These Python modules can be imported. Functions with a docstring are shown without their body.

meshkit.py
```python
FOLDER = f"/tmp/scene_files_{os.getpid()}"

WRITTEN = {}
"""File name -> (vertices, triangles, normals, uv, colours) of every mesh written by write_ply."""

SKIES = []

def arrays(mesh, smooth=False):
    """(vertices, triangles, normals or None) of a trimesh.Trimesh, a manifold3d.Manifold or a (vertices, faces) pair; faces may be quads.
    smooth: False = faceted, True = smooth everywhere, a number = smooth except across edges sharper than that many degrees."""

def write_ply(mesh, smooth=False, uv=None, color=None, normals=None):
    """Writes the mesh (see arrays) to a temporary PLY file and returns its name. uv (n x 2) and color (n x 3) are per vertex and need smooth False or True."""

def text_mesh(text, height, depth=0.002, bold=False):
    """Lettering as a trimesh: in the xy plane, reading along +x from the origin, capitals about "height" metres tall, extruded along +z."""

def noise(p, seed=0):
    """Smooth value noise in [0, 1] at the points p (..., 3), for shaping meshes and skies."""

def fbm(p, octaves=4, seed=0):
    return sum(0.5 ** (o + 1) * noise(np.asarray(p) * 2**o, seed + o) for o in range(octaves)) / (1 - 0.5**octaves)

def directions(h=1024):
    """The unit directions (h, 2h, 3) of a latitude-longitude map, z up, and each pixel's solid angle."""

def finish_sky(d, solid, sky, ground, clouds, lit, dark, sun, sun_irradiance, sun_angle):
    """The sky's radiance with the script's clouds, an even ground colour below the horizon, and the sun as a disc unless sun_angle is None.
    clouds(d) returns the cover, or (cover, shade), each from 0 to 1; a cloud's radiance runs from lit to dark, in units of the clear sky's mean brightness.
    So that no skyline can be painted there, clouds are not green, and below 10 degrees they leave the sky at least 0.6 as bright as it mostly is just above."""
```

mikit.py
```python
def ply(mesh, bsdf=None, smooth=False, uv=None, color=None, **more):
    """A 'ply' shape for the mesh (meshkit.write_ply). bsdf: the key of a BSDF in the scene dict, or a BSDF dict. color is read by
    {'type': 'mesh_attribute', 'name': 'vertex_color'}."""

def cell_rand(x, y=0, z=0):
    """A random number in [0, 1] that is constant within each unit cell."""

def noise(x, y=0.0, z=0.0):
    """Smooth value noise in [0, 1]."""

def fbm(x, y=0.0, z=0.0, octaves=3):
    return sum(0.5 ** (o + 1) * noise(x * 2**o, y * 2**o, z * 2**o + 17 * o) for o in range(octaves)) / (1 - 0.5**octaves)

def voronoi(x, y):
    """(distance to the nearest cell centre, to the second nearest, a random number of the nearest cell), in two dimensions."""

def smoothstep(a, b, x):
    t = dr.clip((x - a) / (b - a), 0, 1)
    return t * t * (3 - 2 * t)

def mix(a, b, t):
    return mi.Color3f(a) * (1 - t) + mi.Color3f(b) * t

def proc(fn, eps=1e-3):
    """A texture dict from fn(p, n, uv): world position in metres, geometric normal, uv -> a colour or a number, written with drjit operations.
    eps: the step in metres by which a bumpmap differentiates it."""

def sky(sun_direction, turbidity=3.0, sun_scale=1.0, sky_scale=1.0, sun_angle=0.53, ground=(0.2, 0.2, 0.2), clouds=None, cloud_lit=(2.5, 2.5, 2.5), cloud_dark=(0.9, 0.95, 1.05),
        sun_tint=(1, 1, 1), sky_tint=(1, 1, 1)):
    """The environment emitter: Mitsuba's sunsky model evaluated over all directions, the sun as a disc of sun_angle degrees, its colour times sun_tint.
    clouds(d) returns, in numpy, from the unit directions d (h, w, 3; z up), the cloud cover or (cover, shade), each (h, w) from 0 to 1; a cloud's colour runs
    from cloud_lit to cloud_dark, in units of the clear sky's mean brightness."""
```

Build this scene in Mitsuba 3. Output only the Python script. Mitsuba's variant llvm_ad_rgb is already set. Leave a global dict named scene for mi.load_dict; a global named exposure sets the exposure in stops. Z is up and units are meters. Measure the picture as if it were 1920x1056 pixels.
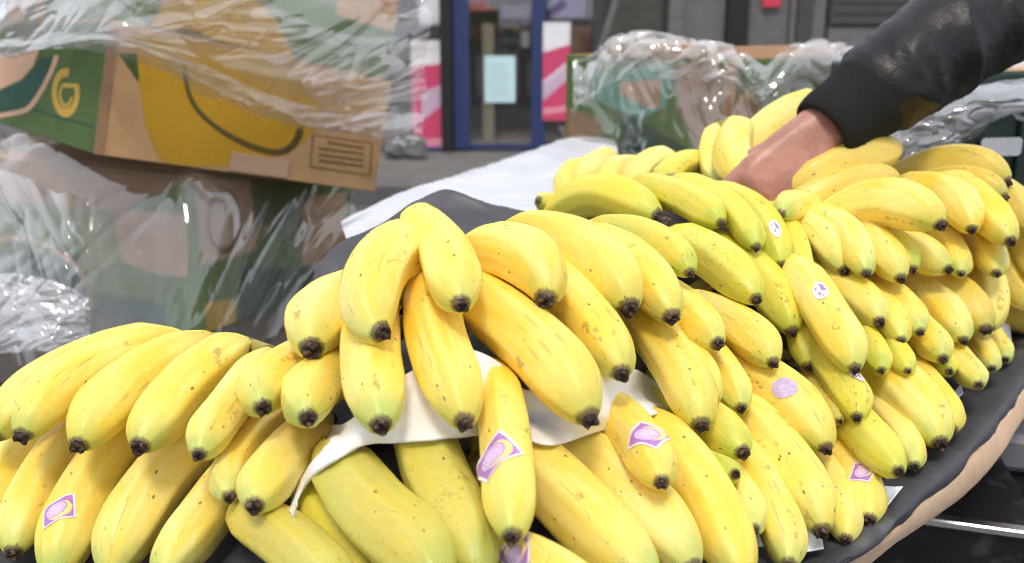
import math
import random
import numpy as np
import trimesh
import manifold3d as m3
import drjit as dr
import mitsuba as mi
from scipy.interpolate import CubicSpline, RBFInterpolator, RectBivariateSpline
from scipy.ndimage import gaussian_filter, minimum_filter
from shapely.geometry import Polygon, Point, box as sbox
from shapely import affinity
import meshkit
import shapely
import mikit

T = mi.ScalarTransform4f
rng = np.random.default_rng(7)
random.seed(7)
scene, labels = {}, {}

# ------------------------------------------------------------------ camera, sky, exposure
F, CX, CY = 1844.0, 960.0, 528.0            # focal length and centre in pixels of the 1920 x 1056 photograph
CAM = np.array([0.0, 0.0, 1.35])
PITCH = math.radians(15.0)
FWD = np.array([0.0, math.cos(PITCH), -math.sin(PITCH)])
UPV = np.array([0.0, math.sin(PITCH), math.cos(PITCH)])
RGT = np.array([1.0, 0.0, 0.0])
scene['camera'] = {'type': 'thinlens', 'fov': 2 * math.degrees(math.atan(CX / F)), 'fov_axis': 'x',
                   'near_clip': 0.02, 'far_clip': 400.0, 'aperture_radius': 0.0022, 'focus_distance': 0.68,
                   'to_world': T().look_at(origin=CAM.tolist(), target=(CAM + FWD).tolist(), up=[0, 0, 1])}


def overcast(d):
    c = meshkit.fbm(d * np.array([3.0, 3.0, 5.0]), 4, 3)
    return np.ones(d.shape[:2]), np.clip((c - 0.35) * 1.6, 0, 1) * 0.55


scene['sky'] = mikit.sky((-0.05, -0.58, 1.0), turbidity=4, sun_scale=0.30, sun_angle=14, clouds=overcast,
                         cloud_lit=(1.90, 1.98, 2.18), cloud_dark=(1.18, 1.25, 1.42), sun_tint=(0.94, 0.98, 1.06), ground=(0.16, 0.16, 0.16))
exposure = 2.4


# ------------------------------------------------------------------ helpers
def ray(px, py):
    return RGT * ((px - CX) / F) + UPV * (-(py - CY) / F) + FWD


def at(px, py, depth):
    return CAM + ray(px, py) * depth


def at_y(px, py, y):
    r = ray(px, py)
    return CAM + r * (y / r[1])


def at_z(px, py, z):
    r = ray(px, py)
    return CAM + r * ((z - CAM[2]) / r[2])


def project(p):
    q = np.asarray(p, float) - CAM
    zz = q @ FWD
    return np.stack([CX + F * (q @ RGT) / zz, CY - F * (q @ UPV) / zz], -1), zz


_count = {}


def key_of(name, parent=None):
    k = f'{parent}__{name}' if parent else name
    n = _count.get(k, 0)
    _count[k] = n + 1
    return k if n == 0 else f'{k}_{n:03d}'


def put(name, mesh, bsdf, parent=None, smooth=30, uv=None, **label):
    k = key_of(name, parent)
    scene[k] = mikit.ply(mesh, bsdf, smooth=smooth, uv=uv)
    if label:
        labels[k] = label
    return k


def thing(name, label, category, group=None):
    k = key_of(name)
    labels[k] = {'label': label, 'category': category}
    if group:
        labels[k]['group'] = group
    return k


def frame_box(o, ex, ey, ez, x0, x1, y0, y1, z0, z1, bevel=0.0):
    """A box in the frame (origin o, unit axes ex, ey, ez), edges rounded by bevel."""
    if bevel > 0:
        lo, hi, e = np.array([x0, y0, z0]), np.array([x1, y1, z1]), bevel
        pts = []
        for c in np.ndindex(2, 2, 2):
            p, s = np.where(np.array(c) == 1, hi, lo), np.where(np.array(c) == 1, -e, e)
            pts += [p + s * np.array(k) for k in ((0, 1, 1), (1, 0, 1), (1, 1, 0))]
        m = m3.Manifold.hull_points(np.array(pts))
        me = m.to_mesh()
        v, f = np.array(me.vert_properties[:, :3]), np.array(me.tri_verts)
    else:
        b = trimesh.creation.box(bounds=[[x0, y0, z0], [x1, y1, z1]])
        v, f = b.vertices, b.faces
    w = o + v[:, :1] * ex + v[:, 1:2] * ey + v[:, 2:3] * ez
    if np.dot(np.cross(ex, ey), ez) < 0:
        f = f[:, ::-1]
    return trimesh.Trimesh(w, f, process=False)


def wbox(x0, x1, y0, y1, z0, z1, bevel=0.0):
    return frame_box(np.zeros(3), *np.eye(3), x0, x1, y0, y1, z0, z1, bevel)


def tube(points, radii, sides=16, caps=True, smooth_n=None):
    p, r = np.asarray(points, float), np.broadcast_to(np.asarray(radii, float), (len(points),))
    if smooth_n:
        s = np.r_[0, np.cumsum(np.linalg.norm(np.diff(p, axis=0), axis=1))]
        t = np.linspace(0, s[-1], smooth_n)
        p, r = CubicSpline(s, p)(t), np.interp(t, s, r)
    N, B = frames(p)
    a = np.arange(sides) * 2 * np.pi / sides
    v = p[:, None] + r[:, None, None] * (np.cos(a)[None, :, None] * N[:, None] + np.sin(a)[None, :, None] * B[:, None])
    n = len(p)
    i, j = np.meshgrid(np.arange(n - 1), np.arange(sides), indexing='ij')
    q = np.stack([i * sides + j, i * sides + (j + 1) % sides, (i + 1) * sides + (j + 1) % sides, (i + 1) * sides + j], -1).reshape(-1, 4)
    f = np.vstack([q[:, [0, 1, 2]], q[:, [0, 2, 3]]])
    v = v.reshape(-1, 3)
    if caps:
        v = np.vstack([v, p[:1], p[-1:]])
        k = np.arange(sides)
        f = np.vstack([f, np.stack([(k + 1) % sides, k, k * 0 + n * sides], 1),
                       np.stack([k + (n - 1) * sides, (k + 1) % sides + (n - 1) * sides, k * 0 + n * sides + 1], 1)])
    return trimesh.Trimesh(v, f, process=False)


def frames(p):
    t = np.gradient(p, axis=0)
    t /= np.linalg.norm(t, axis=1, keepdims=True) + 1e-12
    n = np.zeros_like(p)
    ref = np.array([0.3, -0.5, 0.8])
    n[0] = np.cross(t[0], np.cross(ref, t[0]))
    n[0] /= np.linalg.norm(n[0])
    for k in range(1, len(p)):
        n[k] = n[k - 1] - t[k] * (n[k - 1] @ t[k])
        n[k] /= np.linalg.norm(n[k])
    return n, np.cross(t, n)


def grid_mesh(P, thick=0.0):
    """A sheet from a grid of points (rows, cols, 3); with thickness it is closed."""
    R, C = P.shape[:2]
    i, j = np.meshgrid(np.arange(R - 1), np.arange(C - 1), indexing='ij')
    a = i * C + j
    q = np.stack([a, a + 1, a + C + 1, a + C], -1).reshape(-1, 4)
    f = np.vstack([q[:, [0, 1, 2]], q[:, [0, 2, 3]]])
    v = P.reshape(-1, 3)
    if thick <= 0:
        return trimesh.Trimesh(v, f, process=False)
    du, dv = np.gradient(P, axis=1), np.gradient(P, axis=0)
    n = np.cross(du, dv)
    n /= np.linalg.norm(n, axis=-1, keepdims=True) + 1e-12
    v2 = (P - n * thick).reshape(-1, 3)
    rim = np.concatenate([np.arange(C), np.arange(1, R) * C + C - 1, (R - 1) * C + np.arange(C - 2, -1, -1), np.arange(R - 2, 0, -1) * C])
    nx = np.roll(rim, -1)
    m = len(v)
    side = np.vstack([np.stack([rim, rim + m, nx + m], 1), np.stack([rim, nx + m, nx], 1)])
    return trimesh.Trimesh(np.vstack([v, v2]), np.vstack([f, f[:, ::-1] + m, side]), process=False)


def sheet_points(rows, R, C):
    """rows: lists of (px, py, depth) of equal length -> a smooth (R, C, 3) grid of points in the world."""
    A = np.array([[at(*q) for q in r] for r in rows])
    kr, kc = min(3, A.shape[0] - 1), min(3, A.shape[1] - 1)
    u, v = np.linspace(0, 1, A.shape[0]), np.linspace(0, 1, A.shape[1])
    return np.stack([RectBivariateSpline(u, v, A[..., k], kx=kr, ky=kc)(np.linspace(0, 1, R), np.linspace(0, 1, C)) for k in range(3)], -1)


def ridged(x, y, octaves, seed):
    out, amp = 0, 1.0
    tot = 0
    for o in range(octaves):
        n = meshkit.noise(np.stack([x * 2 ** o, y * 2 ** o, np.full_like(x, 7.3 * o)], -1), seed + o)
        out = out + amp * (1 - np.abs(2 * n - 1)) ** 2
        tot += amp
        amp *= 0.5
    return out / tot


def film_sheet(rows, R, C, scale, amp, seed, stretch=(1.0, 1.0), angle=0.0):
    """Crumpled film: a smooth sheet with folded creases of real depth."""
    P = sheet_points(rows, R, C)
    du, dv = np.gradient(P, axis=1), np.gradient(P, axis=0)
    n = np.cross(du, dv)
    n /= np.linalg.norm(n, axis=-1, keepdims=True) + 1e-12
    s = np.cumsum(np.linalg.norm(du, axis=-1), axis=1)
    t = np.cumsum(np.linalg.norm(dv, axis=-1), axis=0)
    ca, sa = math.cos(angle), math.sin(angle)
    x, y = (s * ca + t * sa) / scale * stretch[0], (-s * sa + t * ca) / scale * stretch[1]
    wx = meshkit.fbm(np.stack([x * 0.6, y * 0.6, x * 0 + seed], -1), 2, seed + 50) * 2.2
    h = ridged(x + wx, y + wx * 0.6, 3, seed) ** 3.0 * 1.7 - 0.4 + 0.6 * (meshkit.noise(np.stack([x * .35, y * .35, x * 0], -1), seed + 9) - .5)
    return grid_mesh(P + n * (h * amp)[..., None])


# ------------------------------------------------------------------ materials
def C3(*c):
    return mi.Color3f(*c)


def principled(color, rough=0.5, spec=0.5, **k):
    base = color if isinstance(color, dict) else {'type': 'rgb', 'value': list(color)}
    return {'type': 'twosided', 'b': {'type': 'principled', 'base_color': base, 'roughness': rough, 'specular': spec, **k}}


def banana_skin(ripe, pale, green, amount, spots):
    """Skin colour; uv.x = banana number + turn round the fruit, uv.y = 0 at the stalk to 1 at the blossom end."""
    def fn(p, n, uv):
        idx = dr.floor(uv.x)
        a = (uv.x - idx) * (2 * math.pi)
        cx, sx = dr.cos(a), dr.sin(a)
        v = uv.y
        r1, r2, r3 = mikit.cell_rand(idx, 1), mikit.cell_rand(idx, 2), mikit.cell_rand(idx, 3)
        big = mikit.fbm(cx * 0.9 + idx * 7.1, sx * 0.9 + 3.0, v * 4.0, 3)
        fine = mikit.fbm(cx * 7 + idx * 5.3, sx * 7, v * 46.0, 3)
        long = mikit.fbm(cx * 6 + idx * 3.7, sx * 6, v * 3.0, 2)
        c = mikit.mix(C3(*ripe), C3(*pale), mikit.smoothstep(0.35, 0.75, big * 0.7 + long * 0.4) * (0.65 + 0.35 * r1))
        # green left in the skin: at the blossom end, along the ridges, and as broad patches
        ridge = dr.power(dr.maximum(dr.cos(a * 2.5), 0), 2) * dr.power(dr.maximum(dr.cos(a * 2.5), 0), 6)
        end = mikit.smoothstep(0.84, 0.975, v + (big - 0.5) * 0.16) * (0.45 + 0.55 * r2)
        g = dr.clip(end * 1.0 + amount * (mikit.smoothstep(0.25, 0.75, big + long * 0.3 - 0.1) * 0.9 + 0.25) + ridge * 0.05, 0, 1)
        c = mikit.mix(c, C3(*green), g * 0.85)
        c = c * (0.94 + 0.12 * fine)
        # brown freckles and rubbed scratches
        cell = mikit.voronoi(a * 3.2 + idx * 11.0, v * 17.0 + idx * 3.0)
        size = 0.03 + 0.16 * mikit.cell_rand(dr.floor(cell[2] * 9999), idx)
        fleck = (1 - mikit.smoothstep(size * 0.6, size, cell[0] + (fine - 0.5) * 0.12)) * dr.select(cell[2] > 1 - 0.28 * spots * (0.3 + r3), 1.0, 0.0)
        scr = mikit.noise(a * 9 + idx * 2.0, v * 8.0, 4.0) * mikit.noise(a * 1.7 + idx, v * 3.0, 9.0)
        scuff = mikit.smoothstep(0.66, 0.78, scr) * 0.4
        tiny = mikit.smoothstep(0.74, 0.80, mikit.noise(a * 14 + idx * 9.0, v * 120.0, 2.0)) * mikit.smoothstep(0.52, 0.7, mikit.noise(a * 1.2 + idx * 4.0, v * 4.0, 6.0)) * 0.2 * mikit.smoothstep(0.80, 0.95, r3)
        c = mikit.mix(c, C3(0.10, 0.05, 0.02), dr.clip(fleck * 0.8 + scuff * 0.6 + tiny, 0, 0.9))
        way = dr.abs(mikit.noise(a * 4.5 + idx * 3.1, v * 5.0, 5.0) - 0.5)
        scratch = (1 - mikit.smoothstep(0.004, 0.014, way)) * mikit.smoothstep(0.68, 0.76, mikit.noise(a * 1.9 + idx * 6.3, v * 6.0, 11.0)) * (0.3 + 0.7 * fine)
        c = mikit.mix(c, C3(0.16, 0.085, 0.03), scratch * 0.5)
        bruise = mikit.smoothstep(0.74, 0.82, mikit.fbm(a * 1.3 + idx * 8.7, v * 7.0, 13.0, 3)) * mikit.smoothstep(0.45, 0.6, fine)
        c = mikit.mix(c, C3(0.22, 0.12, 0.04), bruise * 0.5)
        neck = 1 - mikit.smoothstep(0.0, 0.10, v)
        dry = mikit.smoothstep(0.960, 0.972, v + (fine - 0.5) * 0.016)
        c = mikit.mix(c, C3(0.07, 0.04, 0.022), dry * 0.85)
        return mikit.mix(c, C3(0.42, 0.40, 0.10), neck * 0.6)
    return principled(mikit.proc(fn), 0.42, 0.5)


scene['skin_ripe'] = banana_skin((0.80, 0.590, 0.065), (0.84, 0.715, 0.210), (0.36, 0.48, 0.090), 0.03, 0.30)
scene['skin_green'] = banana_skin((0.72, 0.580, 0.050), (0.78, 0.670, 0.140), (0.42, 0.50, 0.060), 0.42, 0.20)
scene['skin_amber'] = banana_skin((0.81, 0.575, 0.060), (0.84, 0.695, 0.200), (0.46, 0.48, 0.080), 0.02, 0.30)
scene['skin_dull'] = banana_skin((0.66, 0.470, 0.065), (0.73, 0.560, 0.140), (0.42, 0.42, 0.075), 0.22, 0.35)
scene['skin_pale'] = banana_skin((0.80, 0.610, 0.085), (0.84, 0.720, 0.260), (0.38, 0.50, 0.110), 0.06, 0.30)
scene['skin_olive'] = banana_skin((0.62, 0.490, 0.070), (0.75, 0.630, 0.160), (0.34, 0.39, 0.070), 0.45, 0.40)
SKIN = {'r': 'skin_ripe', 'g': 'skin_green', 'a': 'skin_amber', 'd': 'skin_dull', 'p': 'skin_pale', 'o': 'skin_olive'}
scene['tip_dark'] = principled(mikit.proc(lambda p, n, uv: mikit.mix(C3(0.028, 0.018, 0.014), C3(0.15, 0.095, 0.062), mikit.smoothstep(0.45, 0.8, mikit.fbm(p.x * 420, p.y * 420, p.z * 420, 3)))), 0.8, 0.3)
scene['crown_skin'] = principled(mikit.proc(lambda p, n, uv: mikit.mix(C3(0.30, 0.26, 0.06), C3(0.06, 0.04, 0.02), mikit.smoothstep(0.4, 0.7, mikit.fbm(p.x * 120, p.y * 120, p.z * 120, 3)))), 0.7, 0.3)


def sticker_print(p, n, uv):
    """White rim, violet field, pale round badge with a face-like squiggle, yellow crescent."""
    x, y = uv.x * 2 - 1, uv.y * 2 - 1
    edge = dr.maximum(dr.abs(x), dr.abs(y))
    c = mikit.mix(C3(0.36, 0.15, 0.46), C3(0.42, 0.20, 0.52), mikit.noise(uv.x * 9, uv.y * 9))
    d = dr.sqrt(dr.square(x - 0.08) + dr.square(y - 0.06))
    badge = 1 - mikit.smoothstep(0.56, 0.62, d)
    d2 = dr.sqrt(dr.square(x + 0.10) + dr.square(y + 0.10))
    cres = (1 - mikit.smoothstep(0.70, 0.75, d2)) * mikit.smoothstep(0.64, 0.68, d)
    c = mikit.mix(c, C3(0.82, 0.66, 0.22), cres)
    c = mikit.mix(c, C3(0.66, 0.52, 0.74), badge)
    squig = dr.abs(dr.sin(x * 7 + dr.sin(y * 9)) * 0.5 + y * 0.9 - 0.15)
    c = mikit.mix(c, C3(0.46, 0.28, 0.58), badge * (1 - mikit.smoothstep(0.06, 0.14, squig)) * 0.6)
    ring = (1 - mikit.smoothstep(0.02, 0.05, dr.abs(d - 0.46)))
    c = mikit.mix(c, C3(0.45, 0.27, 0.58), ring * 0.6)
    return mikit.mix(c, C3(0.80, 0.74, 0.80), mikit.smoothstep(0.86, 0.90, edge))


scene['sticker_faded'] = principled(mikit.proc(lambda p, n, uv: mikit.mix(C3(0.40, 0.32, 0.56), C3(0.62, 0.54, 0.72), mikit.fbm(uv.x * 9, uv.y * 9, 3.0, 3))), 0.45, 0.4)
scene['sticker_white'] = principled(mikit.proc(lambda p, n, uv: mikit.mix(C3(0.80, 0.76, 0.80), C3(0.34, 0.20, 0.48), mikit.smoothstep(0.60, 0.66, mikit.noise(uv.x * 6 + 3, uv.y * 5, 2.0)) * (1 - mikit.smoothstep(0.30, 0.42, dr.sqrt(dr.square(uv.x - 0.5) + dr.square(uv.y - 0.5)))))), 0.35, 0.5)
scene['sticker_print'] = principled(mikit.proc(sticker_print), 0.3, 0.5)


def cardboard(base, dark, seed):
    def fn(p, n, uv):
        a = mikit.fbm(p.x * 260 + seed, p.y * 260, p.z * 60, 3)
        b = mikit.fbm(p.x * 14 + seed, p.y * 14, p.z * 14, 3)
        return mikit.mix(C3(*base), C3(*dark), dr.clip(mikit.smoothstep(0.3, 0.8, a) * 0.35 + mikit.smoothstep(0.4, 0.75, b) * 0.5, 0, 1))
    return principled(mikit.proc(fn), 0.75, 0.3)


scene['card_tan'] = cardboard((0.50, 0.31, 0.155), (0.42, 0.245, 0.115), 1.0)
scene['card_brown'] = cardboard((0.30, 0.18, 0.10), (0.22, 0.125, 0.07), 3.0)
scene['card_pink'] = cardboard((0.46, 0.30, 0.20), (0.40, 0.25, 0.165), 4.0)
scene['ink_green'] = cardboard((0.060, 0.105, 0.026), (0.045, 0.080, 0.020), 5.0)
scene['ink_teal'] = cardboard((0.014, 0.060, 0.040), (0.010, 0.045, 0.032), 6.0)
scene['ink_mid_green'] = cardboard((0.10, 0.17, 0.05), (0.075, 0.13, 0.04), 7.0)
scene['ink_yellow'] = cardboard((0.50, 0.285, 0.020), (0.43, 0.235, 0.016), 8.0)
scene['ink_yellow_dark'] = cardboard((0.115, 0.085, 0.020), (0.08, 0.06, 0.014), 9.0)
scene['ink_gold'] = cardboard((0.47, 0.30, 0.045), (0.40, 0.25, 0.035), 10.0)
scene['ink_brown'] = cardboard((0.17, 0.095, 0.035), (0.14, 0.075, 0.03), 11.0)
scene['ink_black'] = cardboard((0.012, 0.014, 0.012), (0.02, 0.022, 0.018), 12.0)
scene['ink_aqua'] = cardboard((0.16, 0.34, 0.28), (0.13, 0.29, 0.24), 13.0)



def film_bsdf(milk, ior):
    return {'type': 'blendbsdf', 'weight': milk, 'a': {'type': 'thindielectric', 'int_ior': ior},
            'b': {'type': 'principledthin', 'base_color': {'type': 'rgb', 'value': [0.92, 0.92, 0.93]}, 'roughness': 0.4, 'diff_trans': 1.0}}


scene['film'] = film_bsdf(0.07, 1.95)
scene['film_layers'] = film_bsdf(0.10, 2.3)
scene['film_clear'] = film_bsdf(0.055, 1.7)     # several layers crumpled together
scene['foam'] = {'type': 'twosided', 'b': {'type': 'principled', 'base_color': {'type': 'rgb', 'value': [0.76, 0.79, 0.84]}, 'roughness': 0.45, 'specular': 0.4}}


def tarp_color(p, n, uv):
    w = mikit.fbm(p.x * 900, p.y * 900, p.z * 900, 2)
    d = mikit.fbm(p.x * 22, p.y * 22, p.z * 22, 4)
    c = mikit.mix(C3(0.040, 0.042, 0.050), C3(0.062, 0.064, 0.076), w)
    return mikit.mix(c, C3(0.15, 0.145, 0.14), mikit.smoothstep(0.56, 0.78, d) * 0.5)


scene['tarp_cloth'] = principled(mikit.proc(tarp_color), 0.6, 0.4)
scene['hem'] = cardboard((0.56, 0.41, 0.28), (0.42, 0.29, 0.19), 21.0)
scene['white_cloth'] = principled(mikit.proc(lambda p, n, uv: mikit.mix(C3(0.52, 0.545, 0.60), C3(0.46, 0.48, 0.54), mikit.smoothstep(0.45, 0.7, mikit.fbm(p.x * 12, p.y * 12, p.z * 12, 4)))), 0.35, 0.5)
scene['black_plastic'] = principled(mikit.proc(lambda p, n, uv: mikit.mix(C3(0.012, 0.012, 0.013), C3(0.040, 0.040, 0.042), mikit.smoothstep(0.55, 0.8, mikit.fbm(p.x * 50, p.y * 50, p.z * 50, 4)))), 0.25, 0.5)
scene['grey_plastic'] = principled((0.16, 0.16, 0.18), 0.45, 0.5)
scene['bright_metal'] = {'type': 'roughconductor', 'material': 'Al', 'alpha': 0.15}
scene['crate_green'] = principled((0.020, 0.040, 0.032), 0.4, 0.5)
scene['paper_white'] = principled((0.78, 0.78, 0.80), 0.6, 0.3)
scene['wood'] = cardboard((0.055, 0.048, 0.042), (0.035, 0.030, 0.026), 31.0)
scene['leather'] = {'type': 'twosided', 'b': {'type': 'bumpmap', 'scale': 0.0004,
                    't': mikit.proc(lambda p, n, uv: mikit.fbm(p.x * 420, p.y * 420, p.z * 420, 3), 2e-4),
                    'b': {'type': 'principled', 'base_color': {'type': 'rgb', 'value': [0.007, 0.007, 0.009]}, 'roughness': 0.42, 'specular': 0.38}}}


def knit_color(p, n, uv):
    s = dr.sin(uv.x * 2 * math.pi * 70) * 0.5 + 0.5
    return mikit.mix(C3(0.010, 0.010, 0.011), C3(0.024, 0.024, 0.025), s * 0.35 + 0.4 * mikit.noise(p.x * 900, p.y * 900, p.z * 900))


scene['knit'] = principled(mikit.proc(knit_color), 0.9, 0.2)


def skin_color(p, n, uv):
    a = mikit.fbm(p.x * 60, p.y * 60, p.z * 60, 4)
    b = mikit.fbm(p.x * 500, p.y * 500, p.z * 500, 2)
    c = mikit.mix(C3(0.33, 0.150, 0.115), C3(0.42, 0.205, 0.160), mikit.smoothstep(0.3, 0.7, a))
    c = mikit.mix(c, C3(0.25, 0.10, 0.075), mikit.smoothstep(0.60, 0.72, mikit.fbm(p.x * 210 + 9, p.y * 210, p.z * 210, 2)) * 0.12)
    return c * (0.92 + 0.16 * b)


scene['hand_skin'] = principled(mikit.proc(skin_color), 0.42, 0.5)

# ------------------------------------------------------------------ the ground
scene['asphalt'] = principled(mikit.proc(lambda p, n, uv: mikit.mix(C3(0.045, 0.045, 0.047), C3(0.09, 0.09, 0.09), mikit.fbm(p.x * 30, p.y * 30, 0, 4))), 0.8, 0.3)
scene['paving'] = principled(mikit.proc(lambda p, n, uv: mikit.mix(C3(0.085, 0.083, 0.08), C3(0.13, 0.127, 0.125), mikit.fbm(p.x * 6, p.y * 6, 0, 4))), 0.8, 0.3)
g = trimesh.Trimesh([[-150, -150, 0], [150, -150, 0], [150, 150, 0], [-150, 150, 0]], [[0, 1, 2], [0, 2, 3]], process=False)
k = put('road', g, 'asphalt', smooth=False)
labels[k] = {'kind': 'structure'}
SHOP_Y = 9.3
k = put('pavement', wbox(-12, 12, SHOP_Y - 2.0, SHOP_Y + 1.0, 0.004, 0.13), 'paving', smooth=False)
labels[k] = {'kind': 'structure'}

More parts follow.
